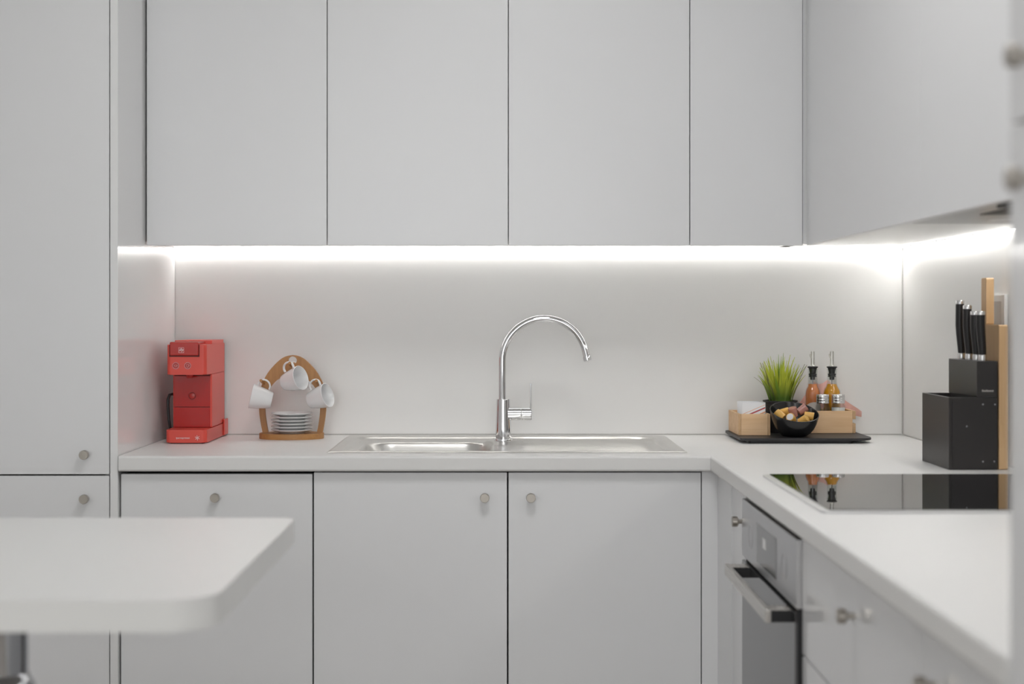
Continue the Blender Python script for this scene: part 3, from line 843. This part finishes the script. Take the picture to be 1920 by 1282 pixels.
# cups
CUP_OUT = [(0, 0.0), (0.0185, 0.0), (0.0195, 0.0012), (0.0205, 0.004), (0.0245, 0.018), (0.0278, 0.034), (0.0305, 0.0500), (0.0308, 0.0512), (0.0300, 0.0520),
           (0.0288, 0.0512), (0.0258, 0.034), (0.0225, 0.018), (0.0180, 0.0055), (0.0, 0.0040)]
def cup_mesh():
    bm = lathe(CUP_OUT, 40)
    me = bpy.data.meshes.new('cup_body'); 
    for f in bm.faces: f.smooth = True
    bm.to_mesh(me); bm.free(); me.set_sharp_from_angle(angle=math.radians(50)); me.materials.append(M['porcelain'])
    bm = bmesh.new()
    path = [(0.0245, 0.0130), (0.0330, 0.0120), (0.0415, 0.0165), (0.0460, 0.0250), (0.0455, 0.0345), (0.0405, 0.0405), (0.0330, 0.0420), (0.0270, 0.0405)]
    path = smooth(path, 2)
    add_tube(bm, [(x, 0, z) for x, z in path], 0.003, 10, True, (0.0024, 0.0042))
    mh = bpy.data.meshes.new('cup_handle')
    for f in bm.faces: f.smooth = True
    bm.to_mesh(mh); bm.free(); mh.materials.append(M['porcelain'])
    return me, mh
CB, CH = cup_mesh()
def cup(peg, a, h, label):
    a = Vector(a).normalized(); h = Vector(h); h = (h - a * h.dot(a)).normalized()
    y = a.cross(h)
    rot = Matrix((h, y, a)).transposed()           # columns: local X = h, Y = y, Z = a
    org = Vector(peg) - rot @ (Vector((0.0395, 0, 0.0350)) * 1.07)
    o = bpy.data.objects.new('espresso_cup', None); COL.objects.link(o); o.empty_display_size = 0.03
    o.matrix_world = Matrix.Translation(org) @ rot.to_4x4() @ Matrix.Scale(1.07, 4)
    tag(o, label, 'cup', 'white espresso cups on the bamboo rack')
    for nm, me in (('body', CB), ('handle', CH)):
        p = bpy.data.objects.new(nm, me); COL.objects.link(p); p.parent = o
pg = [Vector((RXC + dx, RY - 0.034, TOP + dz + 0.0005)) for dx, dz in PEG]
cup(pg[0], (0.85, -0.45, 0.26), (-0.42, 0.0, 0.90), 'white espresso cup hanging top centre in front of the bamboo arch')
cup(pg[1], (-0.96, -0.12, 0.22), (0.25, 0.0, 0.95), 'white espresso cup hanging at the left, opening to the left')
cup(pg[2], (0.88, -0.34, 0.28), (-0.36, 0.0, 0.93), 'white espresso cup hanging at the right of the bamboo arch')
cup((RXC - 0.001, RY + 0.034 + 0.006, TOP + 0.1945), (0.90, 0.10, 0.40), (-0.40, 0.0, 0.90), 'white espresso cup half hidden behind the top centre cup')
# saucers
SAU = [(0, 0.0), (0.0330, 0.0), (0.0340, 0.0012), (0.0400, 0.0036), (0.0500, 0.0068), (0.0545, 0.0088), (0.0552, 0.0100), (0.0540, 0.0108), (0.0490, 0.0092), (0.0390, 0.0060),
       (0.0300, 0.0046), (0.0, 0.0040)]
ranks = ['lowest', 'second from the bottom', 'third from the bottom', 'third from the top', 'second from the top', 'topmost']
for k in range(6):
    dx = (random.random() - .5) * 0.003
    o = link('saucer', lathe(SAU, 48, Matrix.Translation((RXC + 0.0025 + dx, 3.872, TOP + 0.0147 + 0.0086 * k))), 'porcelain')
    tag(o, 'white saucer on the bamboo rack, %s of the stack' % ranks[k], 'saucer', 'stacked white saucers')

# ------------------------------------------------------------------ tray with breakfast things
TZ = TOP + 0.0140
t = thing('serving_tray', 'flat black serving tray under the wooden boxes and bowl', 'tray', (0.77, 3.84, TOP))
link('top', rounded_prism(round_rect(0.606, 0.945, 3.712, 3.976, [0.012, 0.040, 0.030, 0.010], 8), TOP + 0.0075, TZ, 0.002, 2), 'slate', t)
link('base', rounded_prism(round_rect(0.628, 0.893, 3.724, 3.960, 0.010, 6), TOP, TOP + 0.0074, 0.001, 2), 'slate', t)

# left box
bx0, bx1, by0, by1, bh = 0.6145, 0.6970, 3.800, 3.965, 0.0550
zb = TZ + 0.0005
t = thing('wooden_box', 'small pale wooden box holding the paper sachets', 'box', ((bx0 + bx1) / 2, (by0 + by1) / 2, zb))
link('front_panel', box(bx0 + 0.0072, bx1 - 0.0072, by0, by0 + 0.007, zb, zb + bh, 0.0006), 'pine', t)
link('back_panel', box(bx0 + 0.0072, bx1 - 0.0072, by1 - 0.007, by1, zb, zb + bh, 0.0006), 'pine', t)
link('side_panel', box(bx0, bx0 + 0.0070, by0, by1, zb, zb + bh, 0.0006), 'pine_end', t)
link('side_panel', box(bx1 - 0.0070, bx1, by0, by1, zb, zb + bh, 0.0006), 'pine_end', t)
link('bottom', box(bx0 + 0.0072, bx1 - 0.0072, by0 + 0.0072, by1 - 0.0072, zb, zb + 0.004), 'pine', t)

# sachets
def sachet(x, y, z, w, hgt, lean, rz, material, label):
    bm = bmesh.new()
    nx_, nz_ = 8, 8
    def surf(s):
        g = []
        for i in range(nx_ + 1):
            row = []
            for j in range(nz_ + 1):
                u, v = i / nx_, j / nz_
                th = 0.0003 + 0.0020 * math.sin(math.pi * u) ** .6 * math.sin(math.pi * v) ** .6
                row.append(bm.verts.new(((u - .5) * w, s * th, v * hgt)))
            g.append(row)
        return g
    a, b = surf(-1), surf(1)
    for i in range(nx_):
        for j in range(nz_):
            bm.faces.new((a[i][j], a[i + 1][j], a[i + 1][j + 1], a[i][j + 1]))
            bm.faces.new((b[i][j], b[i][j + 1], b[i + 1][j + 1], b[i + 1][j]))
    for i in range(nx_):
        bm.faces.new((a[i][0], b[i][0], b[i + 1][0], a[i + 1][0])); bm.faces.new((a[i][nz_], a[i + 1][nz_], b[i + 1][nz_], b[i][nz_]))
    for j in range(nz_):
        bm.faces.new((a[0][j], a[0][j + 1], b[0][j + 1], b[0][j])); bm.faces.new((a[nx_][j], b[nx_][j], b[nx_][j + 1], a[nx_][j + 1]))
    o = link('paper_sachet', bm, material, local=True)
    o.location = (x, y, z); o.rotation_euler = (-lean, 0, rz)
    return tag(o, label, 'sachet', 'paper sachets in the wooden box')
zs = zb + 0.0045
sachet(0.6570, 3.8150, zs, 0.060, 0.0790, 0.06, 0.0, 'sachet_print', 'white paper sachet with red and orange stripes at the front of the box')
sachet(0.6600, 3.8270, zs, 0.060, 0.0790, 0.07, 0.0, 'sachet', 'plain white sachet directly behind the striped one')
sachet(0.6525, 3.8400, zs, 0.058, 0.0800, 0.07, 0.0, 'sachet', 'white sachet in the middle of the wooden box, shifted left')
sachet(0.6580, 3.8540, zs, 0.060, 0.0795, 0.08, 0.0, 'sachet', 'white sachet in the box, third behind the striped one')
sachet(0.6520, 3.8700, zs, 0.057, 0.0800, 0.08, 0.0, 'sachet', 'rearmost white sachet standing in the wooden box')

# right box, open-slotted right end
rx0, rx1, ry0, ry1, rh = 0.8000, 0.9345, 3.868, 3.972, 0.0585
t = thing('wooden_box', 'pale wooden box with notched end holding bottles and shakers', 'box', ((rx0 + rx1) / 2, (ry0 + ry1) / 2, zb))
link('front_panel', box(rx0 + 0.0072, rx1 - 0.0082, ry0, ry0 + 0.007, zb, zb + rh, 0.0006), 'pine', t)
link('back_panel', box(rx0 + 0.0072, rx1 - 0.0082, ry1 - 0.007, ry1, zb, zb + rh, 0.0006), 'pine', t)
link('end_slat', box(rx1 - 0.0080, rx1, ry0, ry1, zb + 0.0365, zb + rh, 0.0006), 'pine_end', t)
link('end_slat', box(rx1 - 0.0080, rx1, ry0, ry1, zb, zb + 0.0255, 0.0006), 'pine_end', t)
link('end_panel', box(rx0, rx0 + 0.0070, ry0, ry1, zb, zb + rh, 0.0006), 'pine_end', t)
link('bottom', box(rx0 + 0.0072, rx1 - 0.0082, ry0 + 0.0072, ry1 - 0.0072, zb, zb + 0.004), 'pine', t)

# slanted-rim bowl
BX, BY, BR = 0.7545, 3.7765, 0.0625
bm = bmesh.new()
oprof = [(0.0, 0.0), (0.46, 0.0), (0.50, 0.02), (0.66, 0.16), (0.80, 0.36), (0.91, 0.62), (0.97, 0.85), (1.0, 1.0)]
iprof = [(0.955, 1.0), (0.925, 0.85), (0.865, 0.62), (0.75, 0.38), (0.60, 0.19), (0.44, 0.08), (0.0, 0.06)]
rings = []
seg = 56
for r, zf in oprof + [(0.985, 1.02), (0.970, 1.02)] + iprof:
    if r == 0:
        rings.append([bm.verts.new((BX, BY, TZ + 0.0003 + zf * 0.06))])
        continue
    ring = []
    for k in range(seg):
        a = 2 * math.pi * k / seg
        H = 0.0620 + 0.0215 * math.sin(a) - 0.0035 * math.cos(a)
        ring.append(bm.verts.new((BX + r * BR * math.cos(a), BY + r * BR * math.sin(a), TZ + 0.0003 + zf * H)))
    rings.append(ring)
for a, b in zip(rings[:-1], rings[1:]):
    for k in range(seg):
        k2 = (k + 1) % seg
        if len(a) == 1: bm.faces.new((a[0], b[k2], b[k]))
        elif len(b) == 1: bm.faces.new((a[k], a[k2], b[0]))
        else: bm.faces.new((a[k], a[k2], b[k2], b[k]))
bmesh.ops.recalc_face_normals(bm, faces=bm.faces)
tag(link('bowl', bm, 'black_bowl', angle=60), 'black bowl with slanted rim full of wrapped sweets', 'bowl')

# wrapped sweets in the bowl
SW = [(0, -0.0125), (0.0088, -0.0125), (0.0098, -0.0115), (0.0115, 0.0105), (0.0108, 0.0120), (0.0, 0.0122)]
def sweet(dx, dy, z, axis, material, label, end=True, group='wrapped sweets in the black bowl'):
    axis = Vector(axis).normalized()
    q = axis.to_track_quat('Z', 'Y')
    o = bpy.data.objects.new('wrapped_sweet', None); COL.objects.link(o); o.empty_display_size = 0.02
    o.matrix_world = Matrix.Translation((BX + dx, BY + dy, z)) @ q.to_matrix().to_4x4()
    WL[o.name] = Vector((0, 0, 0))
    tag(o, label, 'sweet', group)
    link('wrapper', lathe(SW, 20), material, o, local=True, angle=30)
    if end: link('end_disc', lathe([(0, 0.0123), (0.0090, 0.0123), (0.0088, 0.0128), (0, 0.0129)], 20), 'sweet_end', o, local=True)
for k in range(6):
    a = 2 * math.pi * k / 6 + 0.3
    sweet(0.0215 * math.cos(a), 0.0215 * math.sin(a), TZ + 0.0245, (math.cos(a + 1.4), math.sin(a + 1.4), 0.15), 'sweet_yellow', 'yellow wrapped sweet buried at the bottom of the black bowl', False, 'sweets under the others')
sweet(-0.0390, -0.004, 0.9690, (0.62, -0.30, -0.62), 'sweet_yellow', 'yellow wrapped sweet leaning against the left rim of the bowl', False)
sweet(-0.0125, -0.0250, 0.9610, (-0.45, -0.75, 0.42), 'sweet_yellow', 'yellow wrapped sweet with white end facing the viewer', True)
sweet(-0.0215, 0.0220, 0.9740, (0.9, 0.2, 0.15), 'sweet_yellow', 'yellow wrapped sweet at the back left of the bowl', False)
sweet(0.0370, -0.0030, 0.9660, (0.93, -0.22, -0.18), 'sweet_yellow', 'yellow wrapped sweet lying against the right rim of the bowl', False)
sweet(0.0175, -0.0290, 0.9570, (0.70, -0.40, 0.45), 'sweet_yellow', 'yellow wrapped sweet at the front right of the bowl', False)
sweet(-0.0030, 0.0010, 0.9760, (-0.25, -0.2, 0.85), 'sweet_pink', 'mauve wrapped sweet standing in the centre of the bowl', False)
sweet(0.0240, 0.0180, 0.9810, (0.80, 0.1, 0.55), 'sweet_pink', 'mauve wrapped sweet lying high at the back right of the bowl', False)

# grass in a black pot
PX, PY, PZ = 0.7430, 3.9080, TZ + 0.0003
t = thing('potted_grass', 'tuft of green artificial grass in a black pot', 'potted plant', (PX, PY, PZ))
link('pot', lathe([(0, 0), (0.0330, 0), (0.0345, 0.002), (0.0420, 0.0800), (0.0455, 0.0810), (0.0460, 0.0830), (0.0455, 0.0845), (0.0420, 0.0845), (0.0405, 0.0780), (0, 0.0780)], 40,
     Matrix.Translation((PX, PY, PZ))), 'pot', t)
link('soil', lathe([(0, 0), (0.0400, 0), (0.0395, 0.003), (0, 0.004)], 32, Matrix.Translation((PX, PY, PZ + 0.0782))), 'soil', t)
def blade_mesh(curve, twist, material, ln=1.0):
    bm = bmesh.new()
    n_ = 7
    rows = []
    for i in range(n_ + 1):
        s_ = i / n_
        w_ = (0.0024 + 0.0020 * math.sin(math.pi * min(1, s_ * 1.25))) * (1 - s_ ** 2.6) + 0.0001
        cx_ = curve * s_ ** 2.0
        zz = s_ * (1 - 0.25 * curve * s_)
        ang = twist * s_
        row = []
        for k, f in ((-1, 0.0), (0, 0.0009), (1, 0.0)):
            px_ = k * w_
            row.append(bm.verts.new((px_ * math.cos(ang), cx_ * 0.1 + px_ * math.sin(ang) + f, zz * 0.1)))
        rows.append(row)
    for a, b in zip(rows[:-1], rows[1:]):
        for k in range(2):
            bm.faces.new((a[k], a[k + 1], b[k + 1], b[k]))
    me = bpy.data.meshes.new('grass_blade')
    for f in bm.faces: f.smooth = True
    bm.to_mesh(me); bm.free(); me.materials.append(M[material])
    return me
variants = []
for c in (0.03, 0.09, 0.17, 0.28):
    for tw in (-0.9, 0.3, 1.2):
        variants.append((c, blade_mesh(c, tw, random.choice(['grass_a', 'grass_a', 'grass_b']))))
dull = [blade_mesh(0.10, 0.4, 'grass_c'), blade_mesh(0.35, -0.3, 'grass_c')]
rg = random.Random(21)
for k in range(150):
    rr = 0.030 * math.sqrt(rg.random())
    aa = rg.random() * 2 * math.pi
    out = rr / 0.030
    stray = k % 17 == 0
    me = dull[k % 2] if stray else variants[min(3, int(out * 2.4 + rg.random() * 1.4)) * 3 + rg.randrange(3)][1]
    L = (0.136 - 0.040 * out) * (0.74 + 0.34 * rg.random())
    if stray: L = 0.112
    o = bpy.data.objects.new('grass_blade', me); COL.objects.link(o); o.parent = t
    o.location = (rr * math.cos(aa), rr * math.sin(aa) * 0.8, 0.0785)
    lean = 0.03 + 0.34 * out * rg.random() + (0.22 if stray else 0)
    if math.sin(aa) > 0.5: lean *= 0.5
    if math.cos(aa) > 0.3: lean *= 0.5
    if math.cos(aa) < -0.8: lean *= 0.6
    o.rotation_euler = Matrix.Rotation(aa - math.pi / 2 + (rg.random() - .5) * 0.8, 3, 'Z').to_euler()
    q = Matrix.Rotation(aa - math.pi / 2 + (rg.random() - .5) * 0.8, 4, 'Z') @ Matrix.Rotation(-lean, 4, 'X')
    o.rotation_euler = q.to_euler()
    o.scale = ((0.45 if stray else 1.0 + 0.5 * rg.random()), L / 0.1, L / 0.1)

# oil and vinegar bottles
def bottle(x, y, rb, liquid, label, lab_paper):
    z0 = zb + 0.0045
    t = thing('oil_bottle', label, 'bottle', (x, y, z0), 'bottles in the wooden box')
    T = Matrix.Translation((x, y, z0))
    rn = 0.0128
    sh = 0.095
    out = [(0, 0), (rb - 0.002, 0), (rb, 0.002), (rb, sh), (rb * 0.97, sh + 0.007), (rb * 0.86, sh + 0.014), (rb * 0.68, sh + 0.021), (rn + 0.0008, sh + 0.028), (rn, sh + 0.033), (rn, 0.158), (rn + 0.001, 0.159), (rn + 0.001, 0.1620), (rn - 0.0012, 0.1622)]
    inn = [(rn - 0.0016, 0.160), (rn - 0.0016, sh + 0.033), (rn - 0.0010, sh + 0.0272), (rb * 0.68 - 0.0016, sh + 0.0200), (rb * 0.86 - 0.0016, sh + 0.013), (rb * 0.97 - 0.0017, sh + 0.006), (rb - 0.0016, sh - 0.001), (rb - 0.0016, 0.003), (0, 0.003)]
    link('glass', lathe(out + inn, 36, T), 'glass', t, angle=50)
    g = 0.0004
    liq = [(0, 0.0034)] + [(r - g, z) for r, z in reversed(inn[:-1]) if z < sh + 0.03 and z > 0.0] + [(0, sh + 0.0272)]
    liq = [(0, 0.0034), (rb - 0.002, 0.0034), (rb - 0.0020, sh - 0.001), (rb * 0.97 - 0.0021, sh + 0.006), (rb * 0.86 - 0.0020, sh + 0.013), (rb * 0.68 - 0.002, sh + 0.0200), (rn - 0.0014, sh + 0.0272), (0, sh + 0.0272)]
    link('liquid', lathe(liq, 36, T), liquid, t, angle=50)
    if lab_paper:
        bm = bmesh.new(); seg_ = 20; lo_, hi_ = [], []
        for k in range(seg_ + 1):
            a = math.radians(-165 + 150 * k / seg_)
            p = Vector((x + (rb + 0.0003) * math.cos(a), y + (rb + 0.0003) * math.sin(a), z0))
            lo_.append(bm.verts.new(p + Vector((0, 0, 0.02))))
            hi_.append(bm.verts.new(p + Vector((0, 0, 0.062 + 0.012 * math.sin(math.pi * k / seg_)))))
        for k in range(seg_): bm.faces.new((lo_[k], lo_[k + 1], hi_[k + 1], hi_[k]))
        link('label', bm, 'label_paper', t)
    st = link('stopper', lathe([(0, 0.1330), (0.0062, 0.1330), (0.0066, 0.1405), (0.0104, 0.1410), (0.0108, 0.1435), (0.0085, 0.1445), (0.0104, 0.1455), (0.0108, 0.1490), (0.0080, 0.1500), (0.0085, 0.1560), (0.0104, 0.1615),
          (0.0110, 0.1640), (0.0138, 0.1660), (0.0142, 0.1680), (0.0115, 0.1692), (0, 0.1695)], 28, T), 'rubber', t)
    link('spout', lathe([(0, 0.1695), (0.0075, 0.1695), (0.0065, 0.1715), (0.0052, 0.1740), (0.0050, 0.2090), (0.0042, 0.2095), (0.0040, 0.2050), (0, 0.2045)], 20, T), 'spout_steel', t)
    link('air_tube', tube([(x - 0.003, y - 0.003, z0 + 0.190), (x - 0.0072, y - 0.003, z0 + 0.197), (x - 0.0074, y - 0.003, z0 + 0.2025)], 0.0018, 8), 'spout_steel', t)
    link('dip_tube', tube([(x, y, z0 + 0.1342), (x, y, z0 + 0.122)], 0.0011, 8), 'rubber', t)
bottle(0.8365, 3.9400, 0.0206, 'oil_peach', 'bottle of peach-coloured vinegar with steel pourer, nearer the grass', True)
bottle(0.8880, 3.9400, 0.0236, 'oil_gold', 'bottle of golden oil with steel pourer behind the salt shaker', False)

# shakers
def shaker(x, y, fill, fill_h, label):
    z0 = zb + 0.0045
    t = thing('shaker', label, 'shaker', (x, y, z0), 'glass shakers in the wooden box')
    T = Matrix.Translation((x, y, z0))
    rj = 0.0192
    link('jar', lathe([(0, 0), (rj - 0.002, 0), (rj, 0.002), (rj, 0.060), (rj - 0.001, 0.066), (0.0155, 0.070), (0.0152, 0.0760), (0.0140, 0.0760), (0.0140, 0.070), (rj - 0.0026, 0.065), (rj - 0.0016, 0.059), (rj - 0.0016, 0.003), (0, 0.003)], 32, T), 'glass', t, angle=50)
    link('contents', lathe([(0, 0.0034), (rj - 0.0021, 0.0034), (rj - 0.0021, fill_h - 0.001), (0, fill_h)], 32, T), fill, t)
    prof = [(0, 0.0715), (0.0170, 0.0715)]
    for k in range(3):
        zk = 0.0720 + 0.0072 * k
        prof += [(0.0172, zk + 0.001), (0.0176, zk + 0.003), (0.0172, zk + 0.0055), (0.0165, zk + 0.0064)]
    prof += [(0.0172, 0.0945), (0.0160, 0.0965), (0, 0.0970)]
    link('screw_cap', lathe(prof[2:], 36, T), 'cap', t, angle=70)
shaker(0.8530, 3.8940, 'pepper', 0.040, 'small glass shaker with steel cap, next to the bowl')
shaker(0.8945, 3.8940, 'salt', 0.062, 'small glass shaker full of white salt with steel cap')

# pink cloth behind the bottles, end hanging out past the box
top_pts = [(0.800, 0.978), (0.812, 0.992), (0.824, 1.010), (0.838, 1.030), (0.850, 1.045), (0.862, 1.038), (0.874, 1.042), (0.886, 1.050), (0.900, 1.036), (0.912, 1.020),
           (0.922, 1.004), (0.934, 0.994), (0.946, 0.984), (0.957, 0.975), (0.9665, 0.967)]
bot_pts = [(0.800, 0.902), (0.812, 0.902), (0.824, 0.901), (0.838, 0.901), (0.850, 0.901), (0.862, 0.901), (0.874, 0.901), (0.886, 0.901), (0.900, 0.901), (0.912, 0.906),
           (0.922, 0.925), (0.934, 0.948), (0.943, 0.953), (0.952, 0.955), (0.9640, 0.953)]
bm = bmesh.new()
nv = 9
def cloth_pt(i, j, side):
    (xt, zt), (xb_, zb_) = top_pts[i], bot_pts[i]
    v = j / nv
    x = xb_ + (xt - xb_) * v; z = zb_ + (zt - zb_) * v
    y = 3.9805 + 0.0030 * math.sin(i * 1.7 + v * 2.5) + 0.0012 * math.sin(i * 3.1 + j * 1.9) + (0.0010 if side else -0.0010)
    if x > 0.936: y -= 0.05 * sstep(0.936, 0.965, x)
    return bm.verts.new((x, min(y, 3.9870), z))
ga = [[cloth_pt(i, j, 0) for j in range(nv + 1)] for i in range(len(top_pts))]
gb = [[cloth_pt(i, j, 1) for j in range(nv + 1)] for i in range(len(top_pts))]
ni = len(top_pts) - 1
for i in range(ni):
    for j in range(nv):
        bm.faces.new((ga[i][j], ga[i + 1][j], ga[i + 1][j + 1], ga[i][j + 1]))
        bm.faces.new((gb[i][j], gb[i][j + 1], gb[i + 1][j + 1], gb[i + 1][j]))
    bm.faces.new((ga[i][0], gb[i][0], gb[i + 1][0], ga[i + 1][0])); bm.faces.new((ga[i][nv], ga[i + 1][nv], gb[i + 1][nv], gb[i][nv]))
for j in range(nv):
    bm.faces.new((ga[0][j], ga[0][j + 1], gb[0][j + 1], gb[0][j])); bm.faces.new((ga[ni][j], gb[ni][j], gb[ni][j + 1], ga[ni][j + 1]))
bmesh.ops.recalc_face_normals(bm, faces=bm.faces)
tag(link('pink_cloth', bm, 'cloth', angle=80), 'crumpled pink cloth tucked behind the oil bottles', 'cloth')

# ------------------------------------------------------------------ knife block, knives, boards
KX0, KX1, KY0, KY1 = 0.9415, 1.0440, 3.0856, 3.2810
t = thing('knife_block', 'black stepped knife block on the worktop behind the hob', 'knife block', ((KX0 + KX1) / 2, 3.183, TOP))
w = 0.007
XM = 1.0005
hk = 0.1525
link('side_panel', box(KX0, KX0 + w, KY0, KY1, TOP + 0.0003, TOP + hk, 0.0008), 'knife_block', t)
link('front_panel', box(KX0 + w + 0.0002, KX1, KY0, KY0 + w, TOP + 0.0003, TOP + hk, 0.0008), 'knife_block', t)
link('back_panel', box(KX0 + w + 0.0002, KX1, KY1 - w, KY1, TOP + 0.0003, TOP + hk, 0.0008), 'knife_block', t)
link('bottom', box(KX0 + w + 0.0002, KX1, KY0 + w + 0.0002, KY1 - w - 0.0002, TOP + 0.0003, TOP + 0.006), 'knife_block', t)
blk = link('knife_holder', box(XM, KX1, KY0 + 0.0004, KY1 - 0.0004, TOP + hk + 0.0003, TOP + 0.2290, 0.0010), 'knife_block', t)
link('holder_core', box(XM, KX1 - 0.0005, KY0 + w + 0.0004, KY1 - w - 0.0004, TOP + 0.0065, TOP + hk), 'knife_block', t)
bm = bmesh.new()                       # too blurred to read: a row of small letter strokes
for k, hgt_ in enumerate((0.0034, 0.0026, 0.0026, 0.0034, 0.0026, 0.0026, 0.0026, 0.0030)):
    add_box(bm, 1.0115 + k * 0.0031, 1.0134 + k * 0.0031, KY0 - 0.0001, KY0 + 0.0005, TOP + 0.1645, TOP + 0.1645 + hgt_ * 1.3)
link('lettering', bm, 'socket_grey', blk)
for sx_, sz_ in ((1.0130, 0.138), (1.0385, 0.138), (0.9790, 0.092), (1.0130, 0.018), (1.0370, 0.018)):
    link('screw', lathe([(0, 0), (0.0022, 0), (0.0020, 0.0006), (0, 0.0007)], 14, Matrix.Translation((sx_, KY0 - 0.0001, TOP + sz_)) @ FACE_Y), 'dark_chrome', t)
kn = [(1.0195, 3.2480, 0.1290, 'largest black-handled knife, furthest back in the block'), (1.0195, 3.1960, 0.1180, 'second black-handled knife from the back of the block'),
      (1.0195, 3.1460, 0.1050, 'third black-handled knife from the back of the block'), (1.0195, 3.1080, 0.1050, 'black-handled knife nearest the viewer in the block')]
for x, y, L, lab in kn:
    z0 = TOP + 0.2292
    t = thing('kitchen_knife', lab, 'knife', (x, y, z0), 'knives in the black block')
    link('bolster', lathe([(0, 0), (0.0085, 0), (0.0088, 0.009), (0.0080, 0.0125), (0, 0.0125)], 20, Matrix.Translation((x, y, z0))), 'cap', t)
    pts = [(x - 0.0000, y, z0 + 0.0126), (x - 0.0010, y, z0 + 0.03), (x - 0.0030, y, z0 + 0.055), (x - 0.0042, y, z0 + 0.075), (x - 0.0040, y, z0 + L - 0.008)]
    link('handle', tube(pts, [0.0078, 0.0086, 0.0092, 0.0095, 0.0093], 18), 'knife_handle', t)
    link('end_cap', lathe([(0, L - 0.0078), (0.0095, L - 0.0078), (0.0095, L - 0.0015), (0.0085, L), (0, L)], 20, Matrix.Translation((x - 0.0040, y, z0))), 'cap', t)

t = thing('cutting_board', 'pale wooden cutting board with handle upright beside knife block', 'cutting board', (1.058, 3.183, TOP))
bm = rounded_prism(round_rect(-0.0975, 0.0975, 0.0, 0.3050, 0.004, 4), -0.0095, 0.0095, 0.001, 2)
TM = Matrix(((0, 0, 1, 1.0565), (1, 0, 0, 3.1833), (0, 1, 0, TOP + 0.0003), (0, 0, 0, 1)))
bmesh.ops.transform(bm, matrix=TM, verts=bm.verts)
bmesh.ops.recalc_face_normals(bm, faces=bm.faces)
link('board', bm, 'board', t)
bm = rounded_prism(round_rect(-0.0165, 0.0165, 0.3052, 0.4060, 0.004, 4), -0.0085, 0.0085, 0.001, 2)
bmesh.ops.transform(bm, matrix=Matrix.Translation((-0.001, 0, 0)) @ TM, verts=bm.verts)
bmesh.ops.recalc_face_normals(bm, faces=bm.faces)
link('handle', bm, 'board', t)

# wall socket on the side backsplash
t = thing('wall_socket', 'white wall socket on the side backsplash behind the cutting board', 'socket', (XR, 3.205, 1.225))
link('frame', box(XR - 0.0085, XR - 0.0003, 3.1620, 3.2480, 1.186, 1.2705, 0.0015), 'socket', t)
link('insert', box(XR - 0.0093, XR - 0.0086, 3.1800, 3.2330, 1.200, 1.2560, 0.0003), 'socket_grey', t)

# ------------------------------------------------------------------ pedestal table in the foreground
TBZ = 0.900
tx0, tx1, ty0, ty1 = -1.0450, -0.3300, 1.678, 2.360
t = thing('pedestal_table', 'white pedestal table with rounded corners in the blurred foreground', 'table', (-0.69, 2.02, 0.0))
link('table_top', rounded_prism(round_rect(tx0, tx1, ty0, ty1, [0.060, 0.060, 0.022, 0.022], 12), TBZ - 0.037, TBZ, 0.003, 3), 'table', t)
TT = Matrix.Translation((-0.6855, 2.02, 0.0))
link('mounting_plate', box(-0.79, -0.59, 1.92, 2.12, TBZ - 0.0430, TBZ - 0.0372, 0.001), 'dark_chrome', t)
link('column', lathe([(0, 0.020), (0.0330, 0.020), (0.0330, TBZ - 0.0432), (0, TBZ - 0.0432)], 40, TT), 'dark_chrome', t)
link('collar', lathe([(0.0332, 0.735), (0.0360, 0.728), (0.0430, 0.715), (0.0440, 0.690), (0.0440, 0.640), (0.0332, 0.630)], 40, TT), 'dark_chrome', t)
link('base_plate', lathe([(0, 0), (0.215, 0), (0.220, 0.004), (0.215, 0.010), (0.06, 0.019), (0, 0.019)], 48, TT), 'dark_chrome', t)
